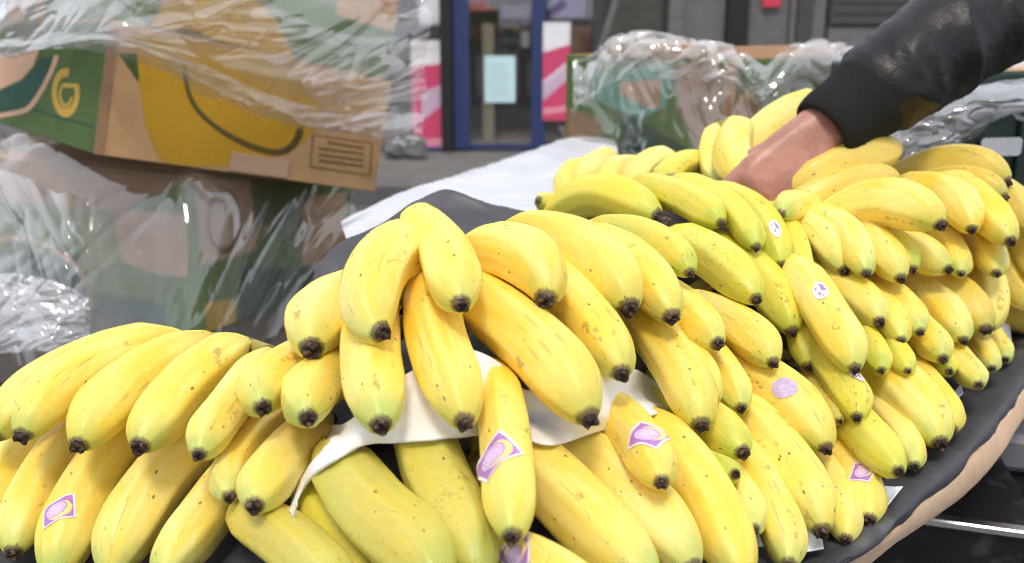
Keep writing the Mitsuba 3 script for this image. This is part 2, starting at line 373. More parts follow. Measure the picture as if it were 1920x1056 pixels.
# ------------------------------------------------------------------ bananas: where each one lies
# every banana: skin, width in photograph pixels, its bend as photograph pixels from stalk side to blossom end, [how far its stalk lies behind its tip], [nudge in depth]
HANDS = [
 ('upper left hand of plump yellow bananas with green blossom ends', 'A', [
  ('r', 100, '270,650 150,690 45,755 -20,830'), ('r', 100, '275,652 175,688 85,755 37,828'), ('r', 104, '335,662 262,705 190,772 142,845'),
  ('r', 108, '412,672 365,708 308,770 256,846'), ('p', 84, '478,695 445,742 402,800 369,862')]),
 ('lower left hand under the green tipped row, one banana wearing a violet sticker', 'a', [
  ('p', 108, '75,800 30,860 -15,930 -60,1010', None, 3), ('p', 96, '150,805 92,885 48,965 22,1046', None, 3), ('r', 108, '262,785 196,870 146,960 100,1100', None, 3),
  ('p', 120, '385,800 315,880 255,965 205,1090', None, 3), ('p', 104, '455,870 400,945 340,1025 295,1095', None, 3)]),
 ('cluster of stubby bananas pointing at the viewer at the left end of the front heap', 'B', [
  ('p', 128, '700,560 640,568 598,600 586,662', 7, 0), ('p', 116, '785,535 745,470 702,525 726,624', 6, -1), ('p', 100, '585,672 525,700 490,735 499,772', 5, 1),
  ('p', 106, '655,690 605,712 575,750 582,790', 5, 1), ('p', 116, '700,590 698,670 705,740 716,808', 6, 1),
  ('p', 76, '510,795 455,850 430,895 434,940', 4, 2), ('p', 102, '580,810 530,862 494,910 475,958', 5, 1)]),
 ('big golden hand in the middle of the heap with dark blunt blossom ends', 'C', [
  ('r', 104, '795,425 822,455 848,520 868,578', 8, -1), ('a', 112, '870,560 915,475 985,485 1019,573', 5, -1), ('a', 112, '1000,440 1062,455 1135,505 1183,586', 6, -1),
  ('a', 92, '1120,455 1185,495 1234,548 1263,603', 6, -1), ('r', 82, '1235,545 1285,585 1325,625 1351,650', 5, 0)]),
 ('lower row of the golden hand, long fruit resting on white foam', 'c', [
  ('a', 116, '808,555 822,640 848,720 873,803', 7, 0), ('a', 130, '885,555 953,603 1042,690 1110,796', 6, 0), ('a', 104, '1030,520 1092,590 1140,650 1168,711', 6, 0),
  ('r', 94, '1185,570 1252,660 1298,745 1317,808', 6, 0), ('r', 76, '1230,605 1282,665 1318,718 1337,763', 6, 1), ('r', 66, '1310,640 1350,688 1378,735 1392,773', 6, 1),
  ('g', 100, '1255,735 1320,790 1368,825 1398,856', 6, 0), ('g', 62, '1270,835 1318,868 1358,885 1385,890', 6, 1)]),
 ('greenish broad bananas under the foam at the bottom edge of the picture', 'D', [
  ('o', 112, '480,980 548,1022 610,1085 660,1150', None, 1), ('o', 142, '645,885 690,945 762,1015 832,1110', None, 2), ('o', 132, '790,810 820,900 868,1000 900,1100', None, 2),
  ('g', 90, '585,900 620,990 680,1080 720,1140', None, 5)]),
 ('single row of bananas in front of the foam carrying a large violet sticker', 'E', [
  ('r', 100, '935,735 950,830 956,920 961,1020', 5, 0), ('p', 92, '925,1028 1000,1046 1075,1095 1140,1150', 5, -1)]),
 ('long bananas running down to the bottom edge right of the large sticker', 'F', [
  ('p', 136, '990,860 1068,940 1145,1015 1225,1110', None, 2), ('p', 130, '1050,830 1145,895 1228,975 1305,1080', None, 2), ('r', 116, '1240,820 1308,910 1358,1000 1395,1100', None, 2)]),
 ('short banana with a violet sticker peeking out below the foam edge', 'G', [
  ('a', 92, '1150,770 1200,830 1232,880 1242,913', 5, -1)]),
 ('tall bananas at the front edge beside the dark tarp and the foam scraps', 'H', [
  ('p', 76, '1335,865 1378,920 1403,965 1412,1002', None, 2), ('p', 84, '1390,850 1438,925 1468,1000 1480,1070', None, 2), ('r', 106, '1390,775 1458,850 1515,935 1543,1007', None, 1),
  ('p', 72, '1515,840 1558,905 1580,965 1586,1020', None, 1), ('p', 78, '1562,825 1602,880 1622,935 1630,982', None, 1)]),
 ('green tinged hand below the hand reaching in, with a broken black stalk', 'I', [
  ('g', 84, '1055,398 1115,368 1185,382 1240,408', 4, 0), ('g', 66, '1220,352 1280,372 1328,398 1357,424', 5, 0), ('g', 58, '1300,350 1362,385 1402,428 1420,472', 5, -1),
  ('g', 62, '1360,365 1415,398 1450,450 1466,504', 5, -1), ('g', 50, '1445,400 1482,440 1500,490 1503,537', 5, 0)]),
 ('yellow green bananas in the second row with pointed ends, beside the golden hand', 'J', [
  ('g', 62, '1140,428 1208,438 1265,475 1298,520', 5, 1), ('g', 88, '1285,455 1340,488 1390,528 1422,568', 6, 0), ('g', 82, '1350,465 1420,518 1465,575 1488,630', 6, 0),
  ('g', 62, '1430,510 1485,565 1510,635 1517,696', 6, 1), ('p', 84, '1310,578 1365,600 1420,640 1453,688', 5, 1), ('a', 60, '1330,650 1385,670 1425,690 1460,712', 5, 3)]),
 ('amber banana with a faded lilac sticker and a thin brown neighbour', 'K', [
  ('a', 104, '1385,690 1455,735 1515,790 1553,850', 6, 0), ('d', 36, '1515,690 1540,735 1562,770 1578,795', 4, 2)]),
 ('pair with a small white sticker hanging over the lower rows', 'L', [
  ('p', 84, '1505,520 1550,590 1585,650 1606,700', 6, -1), ('g', 72, '1535,655 1575,710 1600,750 1606,790', 5, 1)]),
 ('row of slim yellow bananas in front of the hand, black tipped', 'M', [
  ('p', 64, '1470,405 1528,430 1565,470 1585,514', 6, 0), ('p', 56, '1530,405 1580,430 1610,475 1627,519', 6, 0), ('p', 64, '1565,405 1622,440 1665,485 1692,529', 6, 0), ('g', 56, '1600,415 1660,448 1695,478 1713,512', 6, 1)]),
 ('second row of slim yellow bananas under the black tipped row', 'N', [
  ('p', 72, '1530,510 1588,542 1630,578 1652,610', 6, 0), ('r', 54, '1610,535 1655,578 1680,612 1690,645', 6, 1), ('p', 58, '1625,522 1680,562 1710,597 1728,629', 6, 0),
  ('p', 68, '1690,525 1742,560 1785,600 1808,645', 6, 0), ('r', 62, '1680,570 1725,618 1755,650 1770,680', 6, 1), ('g', 48, '1605,610 1635,650 1650,685 1654,700', 5, 2), ('g', 44, '1655,630 1680,660 1695,682 1704,700', 5, 2)]),
 ('fat bright yellow pair lying on the dark tarp at the front edge', 'O', [
  ('r', 108, '1640,690 1700,745 1742,795 1766,838', 6, 0), ('r', 60, '1710,690 1752,740 1778,780 1786,812', 6, 1)]),
 ('green shouldered pair lying on the tarp with pale undersides', 'P', [
  ('g', 76, '1580,770 1630,825 1668,865 1690,890', 6, 0), ('p', 58, '1630,740 1680,805 1708,850 1716,882', 6, 1)]),
 ('small short bananas at the far front corner by the white wrapping', 'Q', [
  ('p', 52, '1775,645 1808,685 1828,710 1838,726', 5, 0), ('p', 46, '1810,620 1840,655 1856,680 1862,695', 5, 1), ('p', 42, '1840,605 1864,640 1880,662 1886,678', 5, 2), ('g', 50, '1720,640 1752,668 1775,690 1782,700', 5, 2)]),
 ('large amber hand at the upper right, smooth fruit lying sideways', 'R', [
  ('a', 86, '1570,412 1640,380 1715,390 1768,428', 5, -1), ('a', 68, '1715,352 1775,365 1810,400 1823,436', 5, 0), ('a', 66, '1795,350 1840,388 1872,422 1898,458', 5, 0), ('d', 72, '1795,340 1855,358 1910,398 1945,435', 5, 1)]),
 ('second row under the amber hand, short pale bananas', 'S', [
  ('p', 66, '1615,438 1685,458 1745,485 1784,510', 5, 0), ('r', 46, '1745,432 1782,460 1798,495 1803,518', 5, 0), ('p', 58, '1800,420 1848,465 1864,495 1869,518', 5, 1)]),
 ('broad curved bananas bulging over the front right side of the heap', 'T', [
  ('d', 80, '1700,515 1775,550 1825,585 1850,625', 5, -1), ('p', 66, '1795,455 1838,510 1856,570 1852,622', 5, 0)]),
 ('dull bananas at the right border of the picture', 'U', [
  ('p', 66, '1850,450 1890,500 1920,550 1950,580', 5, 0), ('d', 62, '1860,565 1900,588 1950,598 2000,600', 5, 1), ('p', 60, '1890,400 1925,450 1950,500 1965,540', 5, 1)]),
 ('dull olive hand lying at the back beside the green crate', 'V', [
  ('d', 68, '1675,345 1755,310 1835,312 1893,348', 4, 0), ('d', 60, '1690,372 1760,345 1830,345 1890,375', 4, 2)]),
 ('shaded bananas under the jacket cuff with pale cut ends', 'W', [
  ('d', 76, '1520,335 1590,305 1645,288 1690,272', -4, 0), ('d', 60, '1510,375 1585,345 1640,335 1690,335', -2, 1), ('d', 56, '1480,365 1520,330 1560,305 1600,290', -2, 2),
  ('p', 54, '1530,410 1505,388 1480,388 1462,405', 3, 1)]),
 ('upright bananas behind the reaching wrist', 'X', [
  ('p', 42, '1338,255 1332,285 1338,320 1352,350', 3, 2), ('p', 68, '1382,248 1374,285 1380,315 1392,350', 4, 1), ('p', 78, '1510,205 1450,240 1420,280 1405,325', 4, 2)]),
 ('short row of small yellow bananas farthest back by the white sheet', 'Y', [
  ('p', 44, '1095,318 1068,328 1064,355 1072,385', 3, 1), ('p', 50, '1135,300 1112,312 1100,335 1095,362', 4, 1), ('p', 44, '1180,310 1155,318 1145,338 1140,360', 4, 1),
  ('p', 52, '1245,300 1210,312 1190,335 1180,360', 4, 1), ('g', 52, '1312,308 1275,312 1250,332 1240,355', 4, 1), ('p', 42, '1085,425 1055,400 1030,383 1005,374', 3, 0)]),
]
NO_TIP = {('Y', 5), ('W', 0), ('W', 1), ('W', 2), ('W', 3)}


def parse(s):
    return np.array([[float(c) for c in q.split(',')] for q in s.split()])


flat = []
for hi, (lab, code, items) in enumerate(HANDS):
    for bi, it in enumerate(items):
        flat.append(dict(hand=hi, n=bi, skin=it[0], w=float(it[1]) * (1.0 if hi < 14 else 1.09), px=parse(it[2]), back=it[3] if len(it) > 3 else None, off=(it[4] if len(it) > 4 else 0) / 100.0))

# the heap's surface: how far its skin lies at these places of the photograph (bananas are about 38 mm thick, the front ones lie on the stall edge)
HEAP = np.array([(1543, 1007, .625), (1630, 970, .645), (1690, 880, .70), (1766, 830, .75), (1835, 720, .86), (1890, 600, 1.03), (1960, 580, 1.08), (1700, 390, .88), (1860, 400, .94),
                 (1800, 310, 1.04), (1600, 310, 1.0), (1400, 280, 1.07), (1200, 320, 1.13), (1060, 380, 1.10), (1170, 380, .87), (1400, 430, .86), (1400, 545, .80), (1570, 460, .91), (1650, 590, .86),
                 (1780, 600, .92), (1480, 780, .69), (1590, 660, .78), (1300, 790, .64), (1130, 490, .67), (1260, 560, .71), (1000, 480, .62), (600, 610, .57), (720, 540, .59), (820, 480, .62),
                 (840, 680, .56), (1000, 680, .57), (1120, 620, .61), (150, 740, .66), (350, 760, .62), (700, 1000, .48), (1120, 960, .51), (250, 960, .59), (1350, 950, .575), (1430, 940, .60),
                 (950, 900, .50), (1220, 860, .57), (480, 900, .56), (560, 1040, .50), (1500, 880, .65), (1700, 480, .90), (1830, 540, .94), (-40, 900, .66), (1680, 750, .75)])
heap_fit = RBFInterpolator(HEAP[:, :2] / 400, 1 / HEAP[:, 2], smoothing=0.004, kernel='thin_plate_spline')


def heap_depth(px, py):
    return float(1 / np.clip(heap_fit([[np.clip(px, -60, 1960) / 400, np.clip(py, 250, 1060) / 400]])[0], 0.7, 2.6))


for b in flat:
    px = b['px']
    seg = np.r_[0, np.cumsum(np.linalg.norm(np.diff(px, axis=0), axis=1))]
    m = px[1:3].mean(0)
    zm = heap_depth(m[0], m[1])
    lat = seg[-1] * zm / F
    back = b['back'] / 100 if b['back'] is not None and b['back'] < 0 else float(np.clip(math.sqrt(max(0.165 ** 2 - lat ** 2, 0)), 0.03, 0.10))
    u = seg / seg[-1]
    b['u'], b['z'] = u, zm + b['off'] + back * (0.55 - u) - 0.004 * np.sin(np.pi * u)
    b['d'] = 0.0

# settle the heap: bananas that run into one another are moved apart along their depth
S = 9
for b in flat:
    t = np.linspace(0, 1, S)
    b['sp'] = np.stack([CubicSpline(b['u'], b['px'][:, k])(t) for k in (0, 1)], -1)
    b['sz'] = CubicSpline(b['u'], b['z'])(t)
    b['sw'] = b['w'] * np.interp(t, [0, 0.15, 0.7, 0.88, 1], [0.85, 0.98, 1, 0.75, 0.4])
    b['ray'] = np.array([ray(*q) for q in b['sp']])
for it in range(60):
    P = np.array([CAM + b['ray'] * (b['sz'] + b['d'])[:, None] for b in flat])
    Rr = np.array([b['sw'] * (b['sz'] + b['d']) / (2 * F) for b in flat])
    move = np.zeros(len(flat))
    for i in range(len(flat)):
        for j in range(i + 1, len(flat)):
            if np.abs(flat[i]['sp'].mean(0) - flat[j]['sp'].mean(0)).max() > 330:
                continue
            dd = np.linalg.norm(P[i][:, None] - P[j][None], axis=-1) - 0.90 * (Rr[i][:, None] + Rr[j][None])
            a, c = np.unravel_index(np.argmin(dd), dd.shape)
            if dd[a, c] < 0:
                sgn = np.sign((flat[i]['sz'][a] + flat[i]['d']) - (flat[j]['sz'][c] + flat[j]['d'])) or 1
                s = min(-dd[a, c], 0.004) * 0.5
                move[i] += sgn * s
                move[j] -= sgn * s
    for b, mv in zip(flat, move):
        b['d'] = float(np.clip(b['d'] * 0.97 + np.clip(mv, -0.004, 0.004), -0.035, 0.035))
for b in flat:
    b['z'] = b['z'] + b['d']


# ------------------------------------------------------------------ bananas: how each one is built
def build_banana(number, b):
    """Body mesh with uv, blossom end mesh, and the spine for stickers."""
    P = np.array([at(q[0], q[1], z) for q, z in zip(b['px'], b['z'])])
    zt = b['z'].mean()
    R = b['w'] * zt / (2 * F)
    d = P[0] - P[1]
    d /= np.linalg.norm(d)
    away = (P[0] - CAM) / np.linalg.norm(P[0] - CAM)
    d2 = d + 0.8 * away + np.array([0, 0, -0.25])
    d2 /= np.linalg.norm(d2)
    p1 = P[0] + (0.6 * d + 0.4 * d2) * 0.022
    p2 = p1 + d2 * 0.026
    ctrl = np.vstack([p2, p1, P])
    s = np.r_[0, np.cumsum(np.linalg.norm(np.diff(ctrl, axis=0), axis=1))]
    n = 46
    tot = s[-1]
    q = np.r_[np.linspace(0, tot - 2.6 * R, 26, endpoint=False), tot - 2.6 * R * np.cos(np.linspace(0, np.pi / 2, 20)) ** 1.0]
    q = np.clip(q, 0, tot - 0.004)
    q = np.unique(np.round(q, 6))
    sp = CubicSpline(s, ctrl)(q)
    dt = tot - q                                # distance to the blossom end
    e0 = (0.26 if b['hand'] < 10 else 0.20) * rng.uniform(0.88, 1.12)
    taper = e0 + (1 - e0) * (1 - np.clip(1 - (dt - 0.004) / (2.5 * R), 0, 1) ** 2.4) ** 0.80
    stem = np.interp(q, [0, s[1], s[2], s[2] + 0.03], [0.34, 0.62, 0.93, 1.0])
    r = R * taper * stem
    N, B = frames(sp)
    sides = 40
    ph = rng.uniform(0, 6.28)
    a = np.linspace(0, 2 * np.pi, sides + 1)
    fac = np.cos(np.pi / 5) / np.cos(np.mod(a + ph, 2 * np.pi / 5) - np.pi / 5)
    k5 = 1 + 0.42 * (fac - 0.89) + 0.012 * np.cos(5 * (a + ph)) + 0.012 * np.cos(10 * (a + ph)) + 0.012 * np.cos(2 * a + ph * 3)
    lump = 1 + 0.018 * np.sin(q[:, None] * 60 + ph * 5 + 2 * np.cos(a)[None])
    fade = np.interp(dt, [0, R * 1.5], [0.3, 1.0])[:, None]
    rr = r[:, None] * (1 + (k5[None] * lump - 1) * fade)
    V = sp[:, None] + rr[..., None] * (np.cos(a)[None, :, None] * N[:, None] + np.sin(a)[None, :, None] * B[:, None])
    uv = np.stack([np.broadcast_to(number + 0.005 + 0.99 * a / (2 * np.pi), V.shape[:2]), np.broadcast_to((q / tot)[:, None], V.shape[:2])], -1)
    G = grid_mesh(V)
    v, f = np.vstack([G.vertices, sp[:1], sp[-1:]]), np.array(G.faces)
    W = sides + 1
    j = np.arange(sides)
    last = (len(q) - 1) * W
    f = np.vstack([f, np.stack([j + 1, j, j * 0 + len(v) - 2], 1), np.stack([last + j, last + j + 1, j * 0 + len(v) - 1], 1)])
    uv = np.vstack([uv.reshape(-1, 2), [[number + 0.5, 0], [number + 0.5, 1]]])
    nrm = vertex_normals(V)
    cn = np.vstack([nrm.reshape(-1, 3), [-(sp[1] - sp[0]) / np.linalg.norm(sp[1] - sp[0])], [(sp[-1] - sp[-2]) / np.linalg.norm(sp[-1] - sp[-2])]])
    # blossom end: a short ragged dark stub with a sunken middle
    t = sp[-1] - sp[-2]
    t /= np.linalg.norm(t)
    r0 = r[-1] * 0.98
    prof = [(-0.004, 0.88), (-0.0002, 1.01), (0.0012, 0.94), (0.0028, 0.93), (0.0034, 0.74), (0.0022, 0.4), (0.0018, 0.0)]
    aa = np.arange(14) * 2 * np.pi / 14
    rough = 1 + rng.uniform(0.12, 0.42) * (rng.random((len(prof), 14)) - 0.5)
    tv = np.array([[sp[-1] + t * (h * R / 0.019 + 0.0012 * math.sin(3 * x + ph)) + r0 * k * rough[i, jj] * (math.cos(x) * N[-1] + math.sin(x) * B[-1]) for jj, x in enumerate(aa)] for i, (h, k) in enumerate(prof)])
    tm = np.concatenate([tv, tv[:, :1]], 1)
    tip = grid_mesh(tm)
    return (v, f, uv, cn), tip, dict(sp=sp, q=q, r=r, N=N, B=B, V=V, nrm=nrm, R=R, neck=sp[0])


def vertex_normals(V):
    du = np.zeros_like(V)
    du[:, 1:-1] = V[:, 2:] - V[:, :-2]
    du[:, 0] = du[:, -1] = V[:, 1] - V[:, -2]
    dv = np.gradient(V, axis=0)
    n = np.cross(du, dv)
    return n / (np.linalg.norm(n, axis=-1, keepdims=True) + 1e-12)


def put_banana(key, body, bsdf):
    v, f, uv, nrm = body
    path = meshkit.write_ply((v, f), False, uv, None, normals=nrm)
    scene[key] = {'type': 'ply', 'filename': path, 'face_normals': False, 'bsdf': {'type': 'ref', 'id': bsdf}}


def sticker(parent, info, px, py, w, h, turn, look='sticker_print', lift=0.0):
    """A thin label bent over the skin, centred where the photograph shows it."""
    q, zz = project(info['V'].reshape(-1, 3))
    d = np.hypot(q[:, 0] - px, q[:, 1] - py) + np.where((info['nrm'].reshape(-1, 3) * (CAM - info['V'].reshape(-1, 3))).sum(1) > 0, 0, 1e4)
    i, j = np.unravel_index(np.argmin(d), info['V'].shape[:2])
    k = 13
    gx, gy = np.meshgrid(np.linspace(-0.5, 0.5, k), np.linspace(-0.5, 0.5, k))
    if look != 'sticker_print':                # round labels
        rr_ = np.maximum(np.abs(gx), np.abs(gy)) / (np.hypot(gx, gy) + 1e-9)
        gx, gy = gx * rr_, gy * rr_
    x, y = gx * w, gy * h
    c, s_ = math.cos(turn), math.sin(turn)
    a0 = j * 2 * np.pi / (info['V'].shape[1] - 1)
    along, round_ = c * x - s_ * y, s_ * x + c * y
    qq = info['q'][i] + along
    out = np.zeros((k, k, 3))
    for u in range(k):
        for v in range(k):
            fi = np.interp(qq[u, v], info['q'], np.arange(len(info['q'])))
            fj = (a0 + round_[u, v] / info['r'][i]) / (2 * np.pi) * (info['V'].shape[1] - 1)
            i0 = int(min(fi, len(info['q']) - 2))
            j0 = int(math.floor(fj))
            M = info['V'].shape[1] - 1
            ti, tj = fi - i0, fj - j0
            V, Nn = info['V'], info['nrm']
            e = lambda A: (A[i0, j0 % M] * (1 - ti) * (1 - tj) + A[i0 + 1, j0 % M] * ti * (1 - tj) + A[i0, (j0 + 1) % M] * (1 - ti) * tj + A[i0 + 1, (j0 + 1) % M] * ti * tj)
            out[u, v] = e(V) + e(Nn) * (0.0007 + lift * max(gx[u, v] + gy[u, v] - 0.55, 0))
    uv = np.stack([gx + 0.5, gy + 0.5], -1).reshape(-1, 2)
    m = grid_mesh(out)
    k_ = key_of('sticker', parent)
    scene[k_] = mikit.ply(m, look, smooth=True, uv=uv)


STICKERS = {('a', 2): (108, 955, 0.022, 0.016, 1.2), ('E', 0): (930, 858, 0.028, 0.021, 0.95, 'sticker_print', 0.006), ('E', 1): (962, 1046, 0.024, 0.022, 0.6), ('G', 0): (1215, 815, 0.023, 0.022, 0.75),
            ('K', 0): (1470, 726, 0.021, 0.018, 0.3, 'sticker_faded'), ('I', 3): (1455, 428, 0.022, 0.010, 0.1, 'sticker_white'), ('L', 0): (1540, 545, 0.020, 0.012, 0.2, 'sticker_white'), ('H', 4): (1615, 885, 0.020, 0.015, 0.4), ('L', 1): (1608, 705, 0.012, 0.012, 0.3, 'sticker_white')}
ALL, hand_keys = [], []
number = 1
for hi, (lab, code, items) in enumerate(HANDS):
    hk = thing('banana_hand', lab, 'bananas')
    hand_keys.append(hk)
    necks = []
    for b in [x for x in flat if x['hand'] == hi]:
        body, tip, info = build_banana(number, b)
        bk = key_of('banana', hk)
        put_banana(bk, body, SKIN[b['skin']])
        if (code, b['n']) not in NO_TIP:
            put('tip', tip, 'tip_dark', bk, smooth=50)
        if (code, b['n']) in STICKERS:
            sticker(bk, info, *STICKERS[(code, b['n'])])
        info.update(b=b, code=code, hand=hi)
        ALL.append(info)
        necks.append(info['neck'])
        number += 1
    if code == 'I':
        z_ = flat[[i for i, x in enumerate(flat) if x['hand'] == hi][0]]['z'][-1]
        put('broken_stalk', tube([at(1236, 404, z_ + .004), at(1252, 420, z_ - .004), at(1270, 430, z_ - .006), at(1284, 442, z_ - .003), at(1281, 460, z_)], [.0045, .0055, .005, .0055, .004], 10, smooth_n=14), 'tip_dark', hk, smooth=50)
    if len(necks) > 1:
        parts = []
        for p, q in zip(necks[:-1], necks[1:]):
            if np.linalg.norm(p - q) < 0.12:
                parts.append(m3.Manifold.batch_hull([m3.Manifold.sphere(0.008, 10).translate(p.tolist()), m3.Manifold.sphere(0.008, 10).translate(q.tolist())]))
        if parts:
            crown = m3.Manifold.batch_boolean(parts, m3.OpType.Add)
            put('crown', crown, 'crown_skin', hk, smooth=40)


def front_depth(px, py, codes):
    """Depth of the nearest skin of the given hands along the rays through these picture points (nan where there is none)."""
    out = np.full(px.shape, np.nan)
    for info in ALL:
        if info['code'] not in codes:
            continue
        q, z = project(info['sp'])
        d = np.hypot(px[..., None] - q[:, 0], py[..., None] - q[:, 1]) * z / F
        h = info['r'] ** 2 - d ** 2
        zz = np.where(h > 0, z - np.sqrt(np.maximum(h, 0)), np.inf).min(-1)
        out = np.fmin(out, np.where(np.isfinite(zz), zz, np.nan))
    return out


def smooth_nan(A, n=200, keep=0.5):
    """Fills the unknown depths of a grid and smooths the known ones."""
    known = np.isfinite(A)
    B = np.where(known, A, np.nanmean(A))
    for _ in range(n):
        pad = np.pad(B, 1, mode='edge')
        avg = (pad[:-2, 1:-1] + pad[2:, 1:-1] + pad[1:-1, :-2] + pad[1:-1, 2:]) / 4
        B = np.where(known, keep * A + (1 - keep) * avg, avg)
    return B


# ------------------------------------------------------------------ the stall: table, tarp, white cover, foam
EDGE_Z = 1.02
mid_line = [(1430, 1085), (1515, 1015), (1585, 950), (1645, 893), (1705, 834), (1767, 770), (1822, 708), (1893, 625), (1970, 530)]
tb = thing('market_stall', 'wooden trestle stall carrying the bananas, hidden under the dark tarp', 'market stall')
stall = Polygon([(-0.80, 0.30), (0.02, 0.46), (0.15, 0.68), (0.34, 0.92), (0.54, 1.18), (0.62, 1.30), (-0.1, 1.34), (-0.8, 1.0)])
top = trimesh.creation.extrude_polygon(stall, 0.03, engine='earcut')
top.apply_translation([0, 0, 0.86])
put('table_top', top, 'wood', tb, smooth=False)
for x, y in ((-0.7, 0.4), (0.0, 0.55), (0.5, 1.22), (-0.7, 0.95)):
    put('leg', wbox(x - 0.025, x + 0.025, y - 0.025, y + 0.025, 0.002, 0.858), 'wood', tb, smooth=False)

cov = thing('tarp', 'dark grey tarp spread under the bananas with a rolled front edge and beige hem', 'tarp')
res = 0.011
gx, gy = np.meshgrid(np.arange(-0.75, 1.05, res), np.arange(0.18, 1.75, res))
low = np.full(gx.shape, np.inf)
foot = np.zeros(gx.shape, bool)
for info in ALL:
    for p, r in zip(info['sp'][::3], info['r'][::3]):
        rr_ = info['R'] + 0.006
        i0, i1 = int((p[1] - rr_ - 0.18) / res), int((p[1] + rr_ - 0.18) / res) + 2
        j0, j1 = int((p[0] - rr_ + 0.75) / res), int((p[0] + rr_ + 0.75) / res) + 2
        i0, j0 = max(i0, 0), max(j0, 0)
        sl = np.s_[i0:i1, j0:j1]
        near = np.hypot(gx[sl] - p[0], gy[sl] - p[1]) < rr_
        low[sl] = np.where(near, np.minimum(low[sl], p[2] - r - 0.006), low[sl])
        foot[sl] |= near
known = np.where(np.isfinite(low), low, np.nan)
h = smooth_nan(known, 220, 0.6)
h = gaussian_filter(np.minimum(h, np.where(np.isfinite(low), low, np.inf)), 2.0)
h = np.minimum(h, np.where(np.isfinite(low), low, np.inf))
h = np.maximum(gaussian_filter(h, 1.0) - 0.004, 0.90)
spread = shapely.union_all([Point(p[0], p[1]).buffer(0.055, quad_segs=6) for info in ALL for p in info['sp'][::4]]).buffer(-0.022)
spread = spread.intersection(Polygon([tuple(at_z(*q, EDGE_Z)[:2]) for q in mid_line] + [(2.0, 3.0), (-2.0, 3.0), (-2.0, 0.1), (0.0, 0.1)])).buffer(0.002).simplify(0.001)
spread = max(getattr(spread, 'geoms', [spread]), key=lambda q: q.area)
ins = shapely.contains_xy(spread, gx.ravel(), gy.ravel()).reshape(gx.shape)
idx = np.arange(gx.size).reshape(gx.shape)
cell = ins[:-1, :-1] & ins[1:, :-1] & ins[:-1, 1:] & ins[1:, 1:]
q = np.stack([idx[:-1, :-1], idx[:-1, 1:], idx[1:, 1:], idx[1:, :-1]], -1)[cell]
tm = trimesh.Trimesh(np.stack([gx, gy, h], -1).reshape(-1, 3), np.vstack([q[:, [0, 1, 2]], q[:, [0, 2, 3]]]), process=False)
tm.remove_unreferenced_vertices()
ed = np.sort(tm.edges, axis=1)
ue, cnt = np.unique(ed, axis=0, return_counts=True)
tv = np.array(tm.vertices)
for i in np.unique(ue[cnt == 1]):               # the cut edge of the cloth runs smoothly
    pt = spread.boundary.interpolate(spread.boundary.project(Point(tv[i, 0], tv[i, 1])))
    if math.hypot(pt.x - tv[i, 0], pt.y - tv[i, 1]) < 2.2 * res:
        tv[i, :2] = pt.x, pt.y
tm = trimesh.Trimesh(tv, tm.faces, process=False)
put('sheet', tm, 'tarp_cloth', cov, smooth=True)


def lines_sheet(rows, R, C, wob=0.0, seed=3):
    """rows: lists of world points -> smooth grid with slight waviness."""
    A = np.array(rows)
    u, v = np.linspace(0, 1, A.shape[0]), np.linspace(0, 1, A.shape[1])
    P = np.stack([RectBivariateSpline(u, v, A[..., k], kx=min(3, A.shape[0] - 1), ky=min(3, A.shape[1] - 1))(np.linspace(0, 1, R), np.linspace(0, 1, C)) for k in range(3)], -1)
    if wob:
        n = np.cross(np.gradient(P, axis=1), np.gradient(P, axis=0))
        n /= np.linalg.norm(n, axis=-1, keepdims=True) + 1e-12
        P = P + n * ((meshkit.fbm(P * np.array([22, 22, 22]), 3, seed) - 0.5) * wob)[..., None]
    return P


crest = [(1480, 1110), (1575, 1040), (1640, 985), (1700, 925), (1760, 868), (1818, 805), (1868, 745), (1935, 660), (2010, 560)]
bound = [(1500, 1125), (1594, 1052), (1655, 1008), (1712, 953), (1770, 906), (1832, 847), (1884, 777), (1945, 690), (2020, 590)]
outer = [(1530, 1130), (1625, 1052), (1680, 1008), (1735, 972), (1800, 924), (1863, 860), (1906, 793), (1965, 715), (2035, 620)]
inner = [(1380, 1060), (1455, 990), (1530, 915), (1590, 860), (1650, 800), (1715, 735), (1775, 670), (1850, 590), (1930, 500)]
rows = [[at_z(*q, EDGE_Z - 0.002) for q in inner], [at_z((a[0] * .5 + b[0] * .5), (a[1] * .5 + b[1] * .5), EDGE_Z - 0.012) for a, b in zip(inner, crest)],
        [at_z(*q, EDGE_Z) for q in crest], [at_z(*q, EDGE_Z - 0.012) for q in bound]]
put('front_roll', grid_mesh(lines_sheet(rows, 28, 150, 0.010, 5), 0.0015), 'tarp_cloth', cov, smooth=True)
b0 = [at_z(*q, EDGE_Z - 0.012) for q in bound]
b1 = [at_z((a[0] + b[0]) / 2, (a[1] + b[1]) / 2, EDGE_Z - 0.018) for a, b in zip(bound, outer)]
b2 = [at_z(*q, EDGE_Z - 0.036) for q in outer]
b3 = [p + np.array([-0.02, 0.012, -0.012]) for p in b2]
put('hem', grid_mesh(lines_sheet([b0, b1, b2, b3], 20, 150, 0.004, 8), 0.003), 'hem', cov, smooth=True, label='beige hem band along the front edge')
pk = [[(590, 500, 0.84), (660, 450, 0.86), (730, 415, 0.88), (828, 364, 0.93), (905, 384, 0.96), (1000, 402, 1.00), (1080, 420, 1.04)],
      [(590, 530, 0.79), (660, 480, 0.81), (730, 450, 0.83), (828, 420, 0.87), (905, 415, 0.90), (1000, 425, 0.95), (1080, 440, 0.99)],
      [(590, 620, 0.74), (660, 570, 0.75), (730, 550, 0.76), (828, 520, 0.79), (905, 500, 0.82), (1000, 490, 0.88), (1080, 490, 0.92)]]
put('back_fold', grid_mesh(lines_sheet([[at(*q) for q in r] for r in pk], 30, 80, 0.012, 2), 0.0015), 'tarp_cloth', cov, smooth=True)

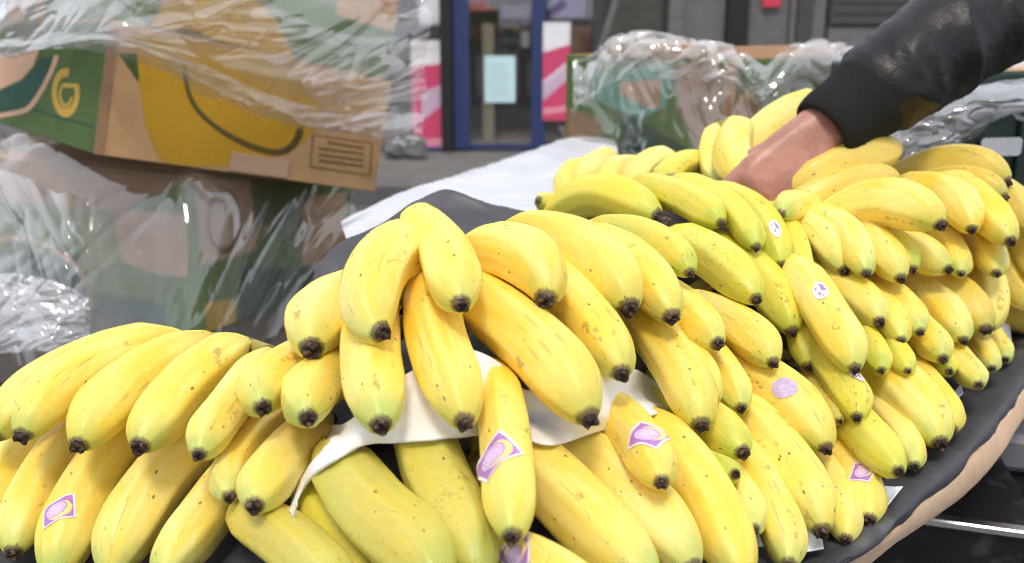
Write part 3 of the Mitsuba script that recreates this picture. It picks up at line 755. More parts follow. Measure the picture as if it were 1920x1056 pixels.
WZ = 1.11
wc = [at_z(*q, WZ) for q in ((690, 397), (830, 341), (1066, 262), (1140, 262), (1140, 380), (1000, 420), (850, 450))]
poly = Polygon([(p[0], p[1]) for p in wc])
far_e = [(640, 418), (700, 386), (770, 356), (830, 338), (905, 314), (985, 287), (1066, 260), (1150, 246)]
near_e = [(650, 452), (720, 440), (790, 430), (850, 425), (925, 415), (1000, 405), (1090, 390), (1180, 380)]
rws = []
for w_, dz in ((0.0, 0.003), (0.12, 0.006), (0.4, 0.0), (0.7, 0.002), (1.0, 0.0)):
    rws.append([at_z(a_[0] * (1 - w_) + b_[0] * w_, a_[1] * (1 - w_) + b_[1] * w_, WZ + dz) for a_, b_ in zip(far_e, near_e)])
wt = grid_mesh(lines_sheet(rws, 60, 120, 0.008, 14), 0.0012)
k = put('white_sheet', wt, 'white_cloth', None, smooth=True)
labels[k] = {'label': 'soft white plastic sheet draped behind the dark tarp fold', 'category': 'plastic sheet'}
side = thing('trestle_table', 'low wooden table carrying the film wrapped boxes on the left', 'table')
put('table_top', wbox(-1.75, -0.22, 1.42, 2.62, 0.78, 0.81), 'wood', side, smooth=False)
for x, y in ((-1.7, 1.47), (-0.27, 1.47), (-1.7, 2.57), (-0.27, 2.57)):
    put('leg', wbox(x - 0.025, x + 0.025, y - 0.025, y + 0.025, 0.002, 0.778), 'wood', side, smooth=False)
side = thing('trestle_table', 'table under the white sheet carrying the bagged open box and the green crate', 'table')
under_white = poly.buffer(-0.03).union(Polygon([(0.12, 1.45), (0.55, 1.15), (1.25, 1.45), (1.25, 2.6), (0.12, 2.6)]))
tw = trimesh.creation.extrude_polygon(under_white, 0.022, engine='earcut')
tw.vertices[:, 2] += 1.055
put('table_top', tw, 'wood', side, smooth=False)
for x, y in ((0.17, 2.5), (1.2, 2.5), (1.2, 1.5), (0.2, 1.5)):
    put('leg', wbox(x - 0.025, x + 0.025, y - 0.025, y + 0.025, 0.002, 1.058), 'wood', side, smooth=False)

# foam between the rows
lowp = np.array([(546, 968), (574, 912), (606, 880), (646, 855), (690, 833), (740, 831), (795, 828), (850, 822), (900, 815), (950, 815), (1000, 831), (1050, 834), (1105, 812), (1160, 800), (1215, 783), (1264, 768)], float)
upp = np.array([(552, 915), (572, 845), (608, 800), (648, 795), (690, 760), (740, 715), (800, 680), (850, 655), (900, 662), (945, 690), (985, 730), (1040, 720), (1090, 715), (1150, 690), (1205, 700), (1258, 735)], float)
tt = np.linspace(0, 1, len(lowp))
uu = np.linspace(0, 1, 110)
lo, up = CubicSpline(tt, lowp)(uu), CubicSpline(tt, upp)(uu)
ww = np.linspace(0, 1, 30)[:, None, None]
g2 = up[None] * (1 - ww) + lo[None] * ww
under, over = front_depth(g2[..., 0], g2[..., 1], 'DF'), front_depth(g2[..., 0], g2[..., 1], 'Bc')
Zs = smooth_nan(np.where(np.isfinite(over), over + 0.030, under - 0.006), 200, 0.25)
Zs = gaussian_filter(Zs, (2, 3))
Zs = np.where(np.isfinite(over), np.maximum(Zs, over + 0.004), Zs)
Zs = gaussian_filter(Zs, 1.5)
Zs = np.where(np.isfinite(under) & ~np.isfinite(over), np.minimum(Zs, under - 0.005), Zs)
Zs = gaussian_filter(Zs, 0.8)
fm = np.array([[at(g2[i, j, 0], g2[i, j, 1], Zs[i, j]) for j in range(g2.shape[1])] for i in range(g2.shape[0])])
k = put('foam_sheet', grid_mesh(fm, 0.0015), 'foam', None, smooth=True)
labels[k] = {'label': 'white foam sheet sagging between the golden bananas and the row below', 'category': 'foam sheet'}
SCRAPS = [('white foam scrap sticking out under the tall bananas at the bottom edge', [(1400, 1000), (1445, 1000), (1478, 1070), (1408, 1075)], 0.004),
          ('white foam scrap showing between two tall bananas above the tarp roll', [(1478, 985), (1540, 1000), (1545, 1030), (1490, 1040)], 0.004),
          ('white foam scrap beside the violet stickered banana at the tarp edge', [(1635, 912), (1693, 914), (1660, 955), (1632, 965)], 0.004),
          ('white wrapping scrap on the tarp between the fat pair and the small bananas', [(1715, 700), (1795, 695), (1806, 738), (1782, 764)], 0.004),
          ('white wrapping scrap at the far front corner behind the small bananas', [(1858, 606), (1893, 604), (1899, 660), (1875, 668)], 0.006)]
for lab, c, hgt in SCRAPS:
    c = np.array(c, float)
    a, b = np.meshgrid(np.linspace(0, 1, 16), np.linspace(0, 1, 16))
    pq = (c[0] * ((1 - a) * (1 - b))[..., None] + c[1] * (a * (1 - b))[..., None] + c[2] * (a * b)[..., None] + c[3] * ((1 - a) * b)[..., None])
    pw = np.array([[at_z(pq[i, j, 0], pq[i, j, 1], EDGE_Z - 0.001 + hgt * 0.8 + 0.005 * (1 - b[i, j]) + 0.0015 * math.sin(5 * a[i, j] + 2 * b[i, j])) for j in range(16)] for i in range(16)])
    k = put('foam_scrap', grid_mesh(pw, 0.001), 'foam', None, smooth=True)
    labels[k] = {'label': lab, 'category': 'foam scrap'}

# black crates under the stall edge
cr = thing('black_crate', 'glossy black plastic crate with a bright metal rim under the tarp hem', 'crate')
o = at(1722, 974, 0.92)
ex = at(1918, 1001, 0.90) - o
ex /= np.linalg.norm(ex)
ey = np.array([-ex[1], ex[0], 0])
ey /= np.linalg.norm(ey)
ez = np.cross(ex, ey)
put('front_panel', frame_box(o, ex, ey, ez, -0.10, 0.098, 0.004, 0.02, -0.30, -0.006), 'black_plastic', cr, smooth=False)
put('rim', frame_box(o, ex, ey, ez, -0.01, 0.10, -0.002, 0.012, -0.005, 0.003, 0.0015), 'bright_metal', cr, smooth=False)
put('lid', frame_box(o, ex, ey, ez, -0.10, 0.098, 0.02, 0.30, -0.012, -0.004), 'black_plastic', cr, smooth=False)
put('corner_post', frame_box(o, ex, ey, ez, 0.099, 0.112, 0.0, 0.02, -0.30, -0.004, 0.003), 'grey_plastic', cr, smooth=False)
put('side_panel', frame_box(o, ex, ey, ez, 0.0985, 0.112, 0.021, 0.30, -0.30, -0.006), 'black_plastic', cr, smooth=False)
put('panel_rib', frame_box(o, ex, ey, ez, -0.09, 0.09, -0.002, 0.0035, -0.07, -0.055), 'black_plastic', cr, smooth=False)
c2 = thing('grey_crate', 'dark grey plastic tub behind the black crate under the stall', 'crate')
o2 = at(1800, 900, 1.12)
put('body', frame_box(o2, ex, ey, ez, -0.12, 0.35, 0.0, 0.3, -0.3, 0.02, 0.008), 'black_plastic', c2, smooth=False)
put('rim', frame_box(o2, ex, ey, ez, -0.13, 0.36, -0.012, 0.31, 0.021, 0.065, 0.008), 'grey_plastic', c2, smooth=False)
k = put('cardboard_carton', frame_box(at(1885, 815, 1.35), ex, ey, ez, -0.02, 0.25, 0, 0.2, -0.4, 0.035, 0.003), 'card_brown', None, smooth=False)
labels[k] = {'label': 'small brown carton beyond the grey tub under the stall', 'category': 'carton'}

# ------------------------------------------------------------------ cardboard boxes
def face_point(o, ex, ez, px, py):
    n = np.cross(ex, ez)
    r = ray(px, py)
    p = CAM + r * (np.dot(o - CAM, n) / np.dot(r, n))
    return np.array([np.dot(p - o, ex), np.dot(p - o, ez)])


def flat_print(name, o, ex, ez, out, pts, bsdf, parent, lift=0.0006, holes=(), clip=None, spline=False):
    """Ink on a box face: pts in picture points of the photograph are laid onto the face."""
    q = [face_point(o, ex, ez, *p) for p in pts]
    poly = Polygon(q, [[face_point(o, ex, ez, *p) for p in h] for h in holes]).buffer(0)
    if clip is not None:
        poly = poly.intersection(clip)
    for gpoly in getattr(poly, 'geoms', [poly]):
        if gpoly.is_empty or gpoly.area < 1e-7:
            continue
        m = trimesh.creation.extrude_polygon(gpoly, 0.0004, engine='earcut')
        v = m.vertices
        w = o + v[:, :1] * ex + v[:, 1:2] * ez + (v[:, 2:3] + lift - 0.0004) * out
        f = m.faces if np.dot(np.cross(ex, ez), out) > 0 else m.faces[:, ::-1]
        put(name, trimesh.Trimesh(w, f, process=False), bsdf, parent, smooth=False)


def ring(cx, cy, rx, ry, a0, a1, wx, n=28):
    a = np.radians(np.linspace(a0, a1, n))
    outp = [(cx + rx * math.cos(t), cy + ry * math.sin(t)) for t in a]
    inn = [(cx + (rx - wx) * math.cos(t), cy + (ry - wx * ry / rx) * math.sin(t)) for t in a[::-1]]
    return outp + inn


def band(pts, w0, w1):
    p = np.array(pts, float)
    s = np.linspace(0, 1, len(p))
    t = np.linspace(0, 1, 40)
    c = CubicSpline(s, p)(t)
    d = np.gradient(c, axis=0)
    n = np.stack([-d[:, 1], d[:, 0]], 1) / np.linalg.norm(d, axis=1, keepdims=True)
    w = (w0 + (w1 - w0) * t)[:, None] / 2
    return [tuple(x) for x in np.vstack([c + n * w, (c - n * w)[::-1]])]


def carton(label, o, ex, ey, ez, W, D, H, front, sidem, open_top=False, lid='card_tan'):
    """A fruit carton: front and left faces, the others, an overlapping lid edge and hand holes."""
    t = thing('banana_box', label, 'cardboard box')
    th = 0.005
    put('front_panel', frame_box(o, ex, ey, ez, 0, W, 0, th, 0, H, 0.0015), front, t, smooth=False)
    put('side_panel', frame_box(o, ex, ey, ez, 0.0, th, th, D, 0, H, 0.0015), sidem, t, smooth=False)
    put('side_panel', frame_box(o, ex, ey, ez, W - th, W, th, D - th, 0, H, 0.0015), front, t, smooth=False)
    put('back_panel', frame_box(o, ex, ey, ez, th, W, D - th, D, 0, H), 'card_tan', t, smooth=False)
    put('base', frame_box(o, ex, ey, ez, th, W - th, th, D - th, 0.002, th), 'card_tan', t, smooth=False)
    if not open_top:
        put('lid', frame_box(o, ex, ey, ez, 0.0005, W - 0.0005, 0.0005, D - 0.0005, H + 0.0003, H + th), lid, t, smooth=False)
    return t


o1 = at(178, 290, 1.5)
e1 = at(703, 360, 1.82) - o1
W1 = float(np.linalg.norm(e1))
e1 /= W1
s1 = np.array([-0.643, 0.766, 0.0])
s1 -= e1 * (s1 @ e1)
s1 /= np.linalg.norm(s1)
u1 = np.cross(e1, s1)
H1 = 0.20
n1 = -s1
tbx = carton('green and tan banana box with a printed yellow banana, its top wrapped in clear film', o1, e1, s1, u1, W1, 0.74, H1, 'card_tan', 'ink_green')
clipf = sbox(0.002, 0.002, W1 - 0.002, H1 - 0.001)
flat_print('print', o1, e1, u1, n1, [(222, 100), (275, 100), (262, 150), (257, 152)], 'ink_green', tbx, 0.0006, clip=clipf)
flat_print('print', o1, e1, u1, n1, [(250, 60), (258, 120), (262, 165), (272, 235), (290, 280), (309, 309), (370, 312), (420, 312), (445, 303), (500, 297), (540, 285), (575, 262), (595, 235), (600, 200), (560, 150), (450, 90), (350, 50)], 'ink_yellow', tbx, 0.0009, clip=clipf)
flat_print('print', o1, e1, u1, n1, band([(344, 120), (352, 170), (375, 212), (425, 252), (485, 280), (530, 284), (556, 262), (560, 240)], 7, 15), 'ink_yellow_dark', tbx, 0.0013, clip=clipf)
flat_print('print', o1, e1, u1, n1, [(585, 252), (699, 268), (695, 331), (580, 314)], 'ink_brown', tbx, 0.0006, holes=[[(588, 255), (696, 270), (692, 328), (583, 311)]], clip=clipf)
for y in (265, 276, 288, 299):
    flat_print('text_line', o1, e1, u1, n1, [(598 if y > 270 else 615, y), (682, y + 11), (682, y + 15.5), (597 if y > 270 else 615, y + 4.5)], 'ink_brown', tbx, 0.0006, clip=clipf)
cl = np.array([face_point(o1, e1, u1, *p) for p in ((432, 290), (540, 305))])
put('handle_flap', frame_box(o1, e1, s1, u1, cl[0, 0], cl[1, 0], -0.006, -0.0015, 0.003, 0.034, 0.001), 'card_pink', tbx, smooth=False)
ns = -e1
clips = sbox(0.003, 0.002, 0.73, H1 - 0.001)
P = lambda name, pts, b, lift=0.0006, **k_: flat_print(name, o1, s1, u1, ns, pts, b, tbx, lift, clip=clips, **k_)
P('print', [(0, 100), (75, 90), (62, 125), (40, 150), (0, 168), (-60, 175), (-60, 95)], 'card_pink', 0.0006)
P('print', [(-60, 176), (0, 170), (40, 152), (64, 126), (76, 108), (98, 108), (84, 150), (52, 200), (0, 212), (-60, 222)], 'ink_teal', 0.0006)
P('print', band([(106, 104), (92, 145), (62, 195), (30, 212), (-60, 232)], 9, 9), 'card_pink', 0.0009)
P('logo', ring(124, 174, 26, 46, -20, 285, 9), 'ink_gold', 0.0006)
P('logo', ring(124, 178, 13, 24, 10, 250, 4), 'ink_gold', 0.0006)
P('logo', [(121, 156), (147, 158), (147, 166), (121, 164)], 'ink_gold', 0.0009)
P('print', band([(56, 203), (110, 220), (176, 238)], 4, 4), 'ink_teal', 0.0006)
put('corner_tape', frame_box(o1, e1, s1, u1, -0.0022, 0.012, -0.0022, -0.0004, 0.001, H1), 'card_brown', tbx, smooth=False)

o2b = o1 + u1 * (H1 + 0.006) + e1 * 0.006 + s1 * 0.01
H2 = 0.23
tb2 = carton('upper banana box with a tan label panel, mostly behind crumpled film at the top edge', o2b, e1, s1, u1, W1 - 0.01, 0.72, H2, 'ink_mid_green', 'ink_mid_green')
clip2 = sbox(0.002, 0.002, W1 - 0.012, H2 - 0.002)
flat_print('print', o2b, e1, u1, n1, [(632, -60), (762, -40), (745, 62), (630, 28)], 'card_tan', tb2, 0.0006, clip=clip2)
flat_print('print', o2b, e1, u1, n1, [(260, 90), (330, -40), (420, -60), (520, 40), (560, 130), (640, 190), (700, 230), (500, 200), (340, 130)], 'ink_yellow', tb2, 0.0006, clip=clip2)
flat_print('print', o2b, e1, u1, n1, band([(330, 60), (420, 90), (520, 150), (620, 175)], 14, 8), 'ink_yellow_dark', tb2, 0.0009, clip=clip2)
clip2s = sbox(0.003, 0.002, 0.71, H2 - 0.002)
flat_print('print', o2b, s1, u1, ns, [(-80, -120), (88, -120), (84, 52), (-80, 66)], 'card_pink', tb2, 0.0006, clip=clip2s)
flat_print('print', o2b, s1, u1, ns, [(110, -120), (118, -120), (114, 70), (106, 70)], 'card_pink', tb2, 0.0006, clip=clip2s)

o3 = at(362, 338, 1.66)
H3 = float(o3[2]) - 0.813
o3 = o3 - np.array([0, 0, H3])
e3 = np.array([0.47, 0.883, 0.0])
s3 = np.array([-0.883, 0.47, 0.0])
u3 = np.array([0, 0, 1.0])
tb3 = carton('lower banana box with teal, brown and tan print, loosely bagged in clear film', o3, e3, s3, u3, 0.43, 0.60, H3, 'ink_mid_green', 'ink_mid_green', lid='card_brown')
cl3 = sbox(0.003, 0.002, 0.59, H3 - 0.002)
L3 = lambda pts, b, lift=0.0006: flat_print('print', o3, s3, u3, -e3, pts, b, tb3, lift, clip=cl3)
L3([(-300, 300), (345, 300), (340, 345), (215, 400), (60, 380), (-300, 360)], 'card_brown')
L3([(212, 392), (352, 402), (352, 520), (300, 515), (228, 490)], 'card_pink')
L3([(-300, 470), (150, 478), (170, 545), (310, 570), (312, 700), (170, 700), (-300, 640)], 'ink_teal')
L3(band([(-20, 455), (60, 450), (120, 480), (160, 530), (175, 640)], 9, 9), 'card_pink', 0.0009)
cl3f = sbox(0.002, 0.002, 0.428, H3 - 0.002)
F3 = lambda pts, b, lift=0.0006: flat_print('print', o3, e3, u3, -s3, pts, b, tb3, lift, clip=cl3f)
F3([(366, 330), (470, 340), (480, 470), (366, 500)], 'card_pink')
F3(ring(420, 415, 34, 62, 0, 359, 7), 'ink_yellow_dark', 0.0009)
F3([(468, 335), (560, 335), (545, 400), (530, 440), (480, 440)], 'ink_green', 0.0009)
F3([(565, 372), (650, 360), (645, 492), (568, 496)], 'card_tan')
F3([(376, 570), (440, 560), (445, 640), (390, 660)], 'ink_gold')
F3([(450, 500), (660, 505), (660, 600), (450, 600)], 'ink_teal')

om = at(1345, 318, 1.76)
em = np.array([0.766, 0.643, 0.0])
sm = np.array([-0.643, 0.766, 0.0])
HM = 0.190
tbm = carton('open banana box with aqua and green print and raised flaps, bagged in clear film', om, em, sm, u3, 0.50, 0.40, HM, 'ink_mid_green', 'ink_mid_green', open_top=True)
clm = sbox(0.003, 0.002, 0.395, HM - 0.001)
M_ = lambda pts, b, lift=0.0006: flat_print('print', om, sm, u3, -em, pts, b, tbm, lift, clip=clm)
M_([(1100, 135), (1265, 118), (1250, 200), (1200, 225), (1110, 185)], 'ink_aqua')
M_([(1160, 155), (1240, 148), (1238, 200), (1225, 205), (1165, 180)], 'card_pink', 0.0009)
M_([(1268, 120), (1350, 110), (1350, 320), (1310, 280), (1272, 210)], 'card_brown', 0.0006)
M_([(1165, 205), (1310, 290), (1310, 330), (1160, 330)], 'ink_teal')
M_([(1060, 200), (1120, 220), (1150, 320), (1060, 330)], 'card_brown')
clmf = sbox(0.002, 0.002, 0.495, HM - 0.001)
M2 = lambda pts, b, lift=0.0006: flat_print('print', om, em, u3, -sm, pts, b, tbm, lift, clip=clmf)
M2([(1340, 100), (1382, 120), (1376, 320), (1340, 330)], 'card_tan')
M2(ring(1402, 200, 22, 28, 0, 359, 21), 'card_tan')
M2([(1480, 120), (1600, 100), (1600, 240), (1480, 230)], 'ink_green', 0.0006)
fl = u3 * 0.9 + em * -0.3
fl /= np.linalg.norm(fl)
put('flap', frame_box(om + u3 * (HM + 0.001), sm, np.cross(fl, sm), fl, 0.03, 0.26, 0, 0.004, 0.0, 0.028, 0.001), 'card_tan', tbm, smooth=False)
fl2 = u3 * 0.5 - sm * -0.6
fl2 /= np.linalg.norm(fl2)
put('flap', frame_box(om + u3 * (HM + 0.001), em, np.cross(fl2, em), fl2, 0.02, 0.40, 0, 0.004, 0.0, 0.035, 0.001), 'card_brown', tbm, smooth=False)

og = at(1770, 400, 1.35)
eg = np.array([0.985, 0.17, 0])
sg = np.array([-0.17, 0.985, 0])
cg = thing('green_crate', 'dark green plastic crate with a white label at the right border', 'crate')
put('front_panel', frame_box(og, eg, sg, u3, 0, 0.36, 0, 0.02, 0, 0.19, 0.004), 'crate_green', cg, smooth=False)
put('side_panel', frame_box(og, eg, sg, u3, 0, 0.02, 0.021, 0.36, 0, 0.19, 0.004), 'crate_green', cg, smooth=False)
put('back_panel', frame_box(og, eg, sg, u3, 0.021, 0.36, 0.34, 0.36, 0, 0.19, 0.004), 'crate_green', cg, smooth=False)
put('rim', frame_box(og, eg, sg, u3, -0.01, 0.38, -0.012, -0.0005, 0.142, 0.155, 0.003), 'crate_green', cg, smooth=False)
for i in range(5):
    put('rib', frame_box(og, eg, sg, u3, 0.02 + 0.075 * i, 0.03 + 0.075 * i, -0.008, -0.0005, 0.0, 0.141, 0.002), 'crate_green', cg, smooth=False)
l0, l1 = face_point(og, eg, u3, 1829, 292), face_point(og, eg, u3, 1910, 256)
lm = sbox(l0[0], l0[1], l1[0], l1[1]).buffer(-0.006).buffer(0.006)
mm = trimesh.creation.extrude_polygon(lm, 0.001, engine='earcut')
put('label_plate', trimesh.Trimesh(og + mm.vertices[:, :1] * eg + mm.vertices[:, 1:2] * u3 - (mm.vertices[:, 2:3] + 0.0085) * sg, mm.faces, process=False), 'paper_white', cg, smooth=False)
k = put('carton_flap', frame_box(at(1868, 168, 1.5), eg, sg, u3, 0, 0.3, 0, 0.25, -0.02, 0.03, 0.002), 'card_tan', None, smooth=False)
labels[k] = {'label': 'tan cardboard carton lying on the green crate behind the sleeve', 'category': 'carton'}
k = put('white_carton', frame_box(at(1880, 131, 1.52), eg, sg, u3, 0, 0.3, 0, 0.25, 0, 0.06, 0.003), 'paper_white', None, smooth=False)
labels[k] = {'label': 'white carton on top of the tan carton at the right border', 'category': 'carton'}

# ------------------------------------------------------------------ clear film over the boxes
def film(label, sheets):
    t = thing('plastic_film', label, 'plastic film')
    for s in sheets:
        put('fold', film_sheet(*s[1:]), s[0], t, smooth=True)
    return t


topA = [(-60, -140, 1.86), (60, -140, 1.66), (190, -140, 1.46), (330, -140, 1.42), (480, -140, 1.52), (640, -140, 1.64), (810, -140, 1.76)]
midA = [(-60, -10, 1.84), (60, -10, 1.62), (205, -5, 1.40), (340, 20, 1.43), (490, 60, 1.54), (640, 110, 1.65), (795, 120, 1.74)]
botA = [(-60, 118, 1.82), (70, 98, 1.60), (225, 92, 1.41), (350, 148, 1.52), (490, 216, 1.63), (620, 248, 1.71), (775, 277, 1.78)]
hemA = [(-60, 50, 1.795), (60, 45, 1.575), (222, 30, 1.395), (350, 75, 1.505), (490, 130, 1.612), (620, 162, 1.692), (790, 150, 1.765)]
hemB = [(x, y - 4, z - 0.012) for x, y, z in botA]
hemM = [(a[0], (a[1] + b[1]) / 2, a[2] - 0.014) for a, b in zip(hemA, hemB)]
bandA = [(-60, -60, 1.80), (90, -60, 1.52), (222, -60, 1.385), (350, -50, 1.42), (490, 0, 1.53), (620, 60, 1.63), (790, 60, 1.73)]
bandB = [(-60, 70, 1.79), (90, 66, 1.56), (222, 60, 1.38), (350, 95, 1.48), (490, 150, 1.59), (620, 190, 1.67), (796, 185, 1.75)]
film('clear film over the box with the printed banana, crumpled white along its hem',
     [('film', [topA, midA, botA], 190, 340, 0.17, 0.034, 11, (0.45, 1.7), -0.25), ('film_layers', [[(a_[0], a_[1] * .45 + b_[1] * .55, b_[2] - 0.006) for a_, b_ in zip(hemA, hemB)], [(a_[0], a_[1] * .2 + b_[1] * .8, b_[2] - 0.012) for a_, b_ in zip(hemA, hemB)], hemB], 90, 360, 0.036, 0.013, 17, (0.55, 1.4), -0.2),
      ('film', [bandA, [((a[0] + b[0]) / 2, (a[1] + b[1]) / 2, a[2] / 2 + b[2] / 2 - 0.012) for a, b in zip(bandA, bandB)], bandB], 130, 340, 0.13, 0.030, 19, (0.35, 1.9), -0.35)])
topB = [(-60, 268, 1.84), (60, 290, 1.76), (180, 310, 1.68), (300, 335, 1.62), (368, 338, 1.60), (520, 338, 1.78), (668, 345, 1.98)]
lidB = [(-60, 262, 2.0), (60, 275, 1.9), (180, 295, 1.82), (300, 318, 1.76), (400, 320, 1.76), (520, 325, 1.86), (664, 335, 2.02)]
midB = [(-60, 480, 1.80), (60, 480, 1.70), (180, 490, 1.62), (300, 500, 1.55), (400, 500, 1.56), (520, 480, 1.74), (664, 470, 1.94)]
botB = [(-60, 720, 1.80), (60, 720, 1.69), (180, 720, 1.60), (300, 720, 1.55), (400, 720, 1.57), (520, 680, 1.72), (658, 640, 1.94)]
film('clear film bag hanging loosely round the lower teal box',
     [('film_clear', [lidB, topB, midB, botB], 240, 360, 0.20, 0.020, 23, (1.8, 0.5), 0.80), ('film_clear', [[(x * .42 - 20, y + 30, z - 0.03) for x, y, z in topB], [(x * .42 - 20, y, z - 0.05) for x, y, z in midB], [(x * .42 - 20, y, z - 0.03) for x, y, z in botB]], 170, 220, 0.15, 0.017, 29, (0.4, 1.7), 0.9)])
topC = [(-40, 515, 1.32), (40, 515, 1.30), (110, 530, 1.29), (165, 560, 1.30)]
midC = [(-40, 590, 1.31), (40, 590, 1.29), (110, 600, 1.285), (170, 610, 1.30)]
botC = [(-40, 665, 1.32), (40, 660, 1.29), (110, 655, 1.29), (165, 650, 1.31)]
film('tightly crumpled wad of clear film above the left hand of bananas', [('film_layers', [topC, midC, botC], 130, 150, 0.022, 0.0075, 31, (0.5, 1.5), -0.6), ('film_layers', [[(x, y, z + 0.02) for x, y, z in r] for r in (topC, midC, botC)], 130, 150, 0.02, 0.0075, 37, (0.5, 1.4), 0.5)])
topD = [(1075, 118, 1.98), (1125, 98, 1.93), (1178, 66, 1.85), (1265, 72, 1.80), (1330, 78, 1.74), (1390, 98, 1.76), (1432, 132, 1.80), (1475, 95, 1.84), (1530, 80, 1.88), (1590, 92, 1.94), (1660, 120, 2.0)]
midD = [(1072, 190, 1.97), (1125, 190, 1.90), (1178, 190, 1.84), (1265, 190, 1.76), (1335, 190, 1.70), (1395, 195, 1.74), (1440, 200, 1.78), (1485, 195, 1.82), (1540, 190, 1.86), (1600, 190, 1.92), (1660, 190, 1.98)]
botD = [(1068, 325, 1.97), (1125, 325, 1.90), (1178, 325, 1.83), (1265, 325, 1.75), (1335, 325, 1.69), (1395, 325, 1.73), (1440, 320, 1.77), (1485, 315, 1.81), (1540, 310, 1.86), (1600, 300, 1.92), (1660, 290, 1.98)]
hdD = [(x, y + (34 if i not in (6,) else 20), z - 0.015) for i, (x, y, z) in enumerate(topD)]
backD = [(x, y + 22, z + 0.20) for x, y, z in topD]
pufD = [(x, y - 3, z - 0.03) for x, y, z in topD]
pufM = [(x, y + 34, z - 0.055) for x, y, z in topD]
pufB = [(x, y + 72, z - 0.035) for x, y, z in topD]
film('clear film bag with puffed up white peaks over the open aqua box', [('film_clear', [topD, hdD, midD, botD], 170, 320, 0.15, 0.018, 41, (1.3, 0.7), -0.7), ('film', [backD, [(x, y + 2, z + 0.05) for x, y, z in topD], topD], 70, 300, 0.04, 0.014, 43), ('film_layers', [pufD, pufM, pufB], 100, 340, 0.075, 0.026, 53, (1.3, 0.7), 0.9)])
topE = [(1640, 235, 1.36), (1700, 205, 1.34), (1760, 185, 1.32), (1840, 165, 1.31), (1960, 150, 1.31)]
midE = [(1640, 275, 1.33), (1700, 250, 1.31), (1760, 225, 1.29), (1840, 205, 1.28), (1960, 195, 1.28)]
botE = [(1640, 320, 1.33), (1700, 320, 1.31), (1760, 320, 1.30), (1840, 246, 1.29), (1960, 240, 1.29)]
film('clear film sagging over the green crate behind the sleeve', [('film_layers', [[(x, y, z - 0.02) for x, y, z in topE], [(x, y - 8, z - 0.035) for x, y, z in midE], [(x, y - 14, z - 0.03) for x, y, z in botE]], 110, 220, 0.06, 0.016, 59, (0.8, 1.2), 0.4), ('film', [topE, midE, botE], 120, 220, 0.09, 0.020, 47, (0.6, 1.4), -0.3)])

# ------------------------------------------------------------------ the person reaching in
who = thing('person', 'person in a black leather jacket reaching into the bananas with a bare hand', 'person')
arm = [(1541, 247, 1.0), (1585, 213, 1.005), (1632, 180, 1.01), (1745, 98, 1.02), (1870, 18, 1.04), (2010, -70, 1.06), (2180, -190, 1.10), (2300, -330, 1.20)]
A = np.array([at(*q) for q in arm])
n_ = 60
cs = CubicSpline([0, .5, 1], A[:3])
cp = cs(np.linspace(-0.03, 1.08, 24))


def cuff_mesh():
    N, B = frames(cp)
    s = 72
    a = np.linspace(0, 2 * np.pi, s + 1)
    t = np.linspace(0, 1, 24)
    r = 0.0345 + 0.0105 * t ** 0.8 + 0.0012 * np.sin(t * 9)
    r[0] -= 0.003
    rr = r[:, None] * (1 + 0.0 * a[None])
    V = cp[:, None] + rr[..., None] * (1.0 * np.cos(a)[None, :, None] * N[:, None] + np.sin(a)[None, :, None] * B[:, None])
    inn = cp[:1, None] + 0.026 * (np.cos(a)[None, :, None] * N[:1, None] + np.sin(a)[None, :, None] * B[:1, None]) + (cp[1] - cp[0]) * 2.0
    V = np.concatenate([inn, V])
    uv = np.stack(np.broadcast_arrays(a[None] / (2 * np.pi), np.linspace(0, 1, 25)[:, None]), -1).reshape(-1, 2)
    return grid_mesh(V), uv


cm, cuv = cuff_mesh()
put('cuff', cm, 'knit', who, smooth=True, uv=cuv, label='black knitted cuff')
sp_ = CubicSpline(np.r_[0, np.cumsum(np.linalg.norm(np.diff(A[2:], axis=0), axis=1))], A[2:])
L_ = sp_.x[-1]
tq = np.linspace(-0.004, L_, 230)
cpl = sp_(tq)
N, B = frames(cpl)
sd = 110
a = np.linspace(0, 2 * np.pi, sd + 1)
rad = np.interp(tq, [-0.004, 0.0, 0.008, 0.03, 0.08, 0.18, 0.30, L_], [0.043, 0.0455, 0.049, 0.0515, 0.054, 0.058, 0.062, 0.072])
X, Y = np.meshgrid(a, tq)
cxx, sxx = np.cos(X), np.sin(X)
f1 = ridged(cxx * 0.9 + Y * 9 + 3, sxx * 0.9 + Y * 20, 3, 61) - 0.4
f2 = ridged(cxx * 0.5 + sxx * 0.8 + Y * 32, sxx * 0.6 - cxx * 0.4 + 5, 3, 67) - 0.4
f3 = np.sin(Y * 150 + 2.2 * cxx + 1.4 * sxx) * np.exp(-Y / 0.05)
f4 = ridged(cxx * 1.4 + sxx * 1.1 + Y * 60, sxx * 1.5 - cxx + Y * 14, 3, 71) - 0.4
disp = 0.0055 * f1 + 0.0045 * f2 + 0.0010 * f3 + 0.0018 * f4
disp *= np.interp(Y, [0, 0.02], [0.25, 1])
RR = rad[:, None] + disp
SV = cpl[:, None] + RR[..., None] * (cxx[..., None] * N[:, None] + sxx[..., None] * B[:, None])
put('jacket_sleeve', grid_mesh(SV), 'leather', who, smooth=True, label='wrinkled black leather sleeve')


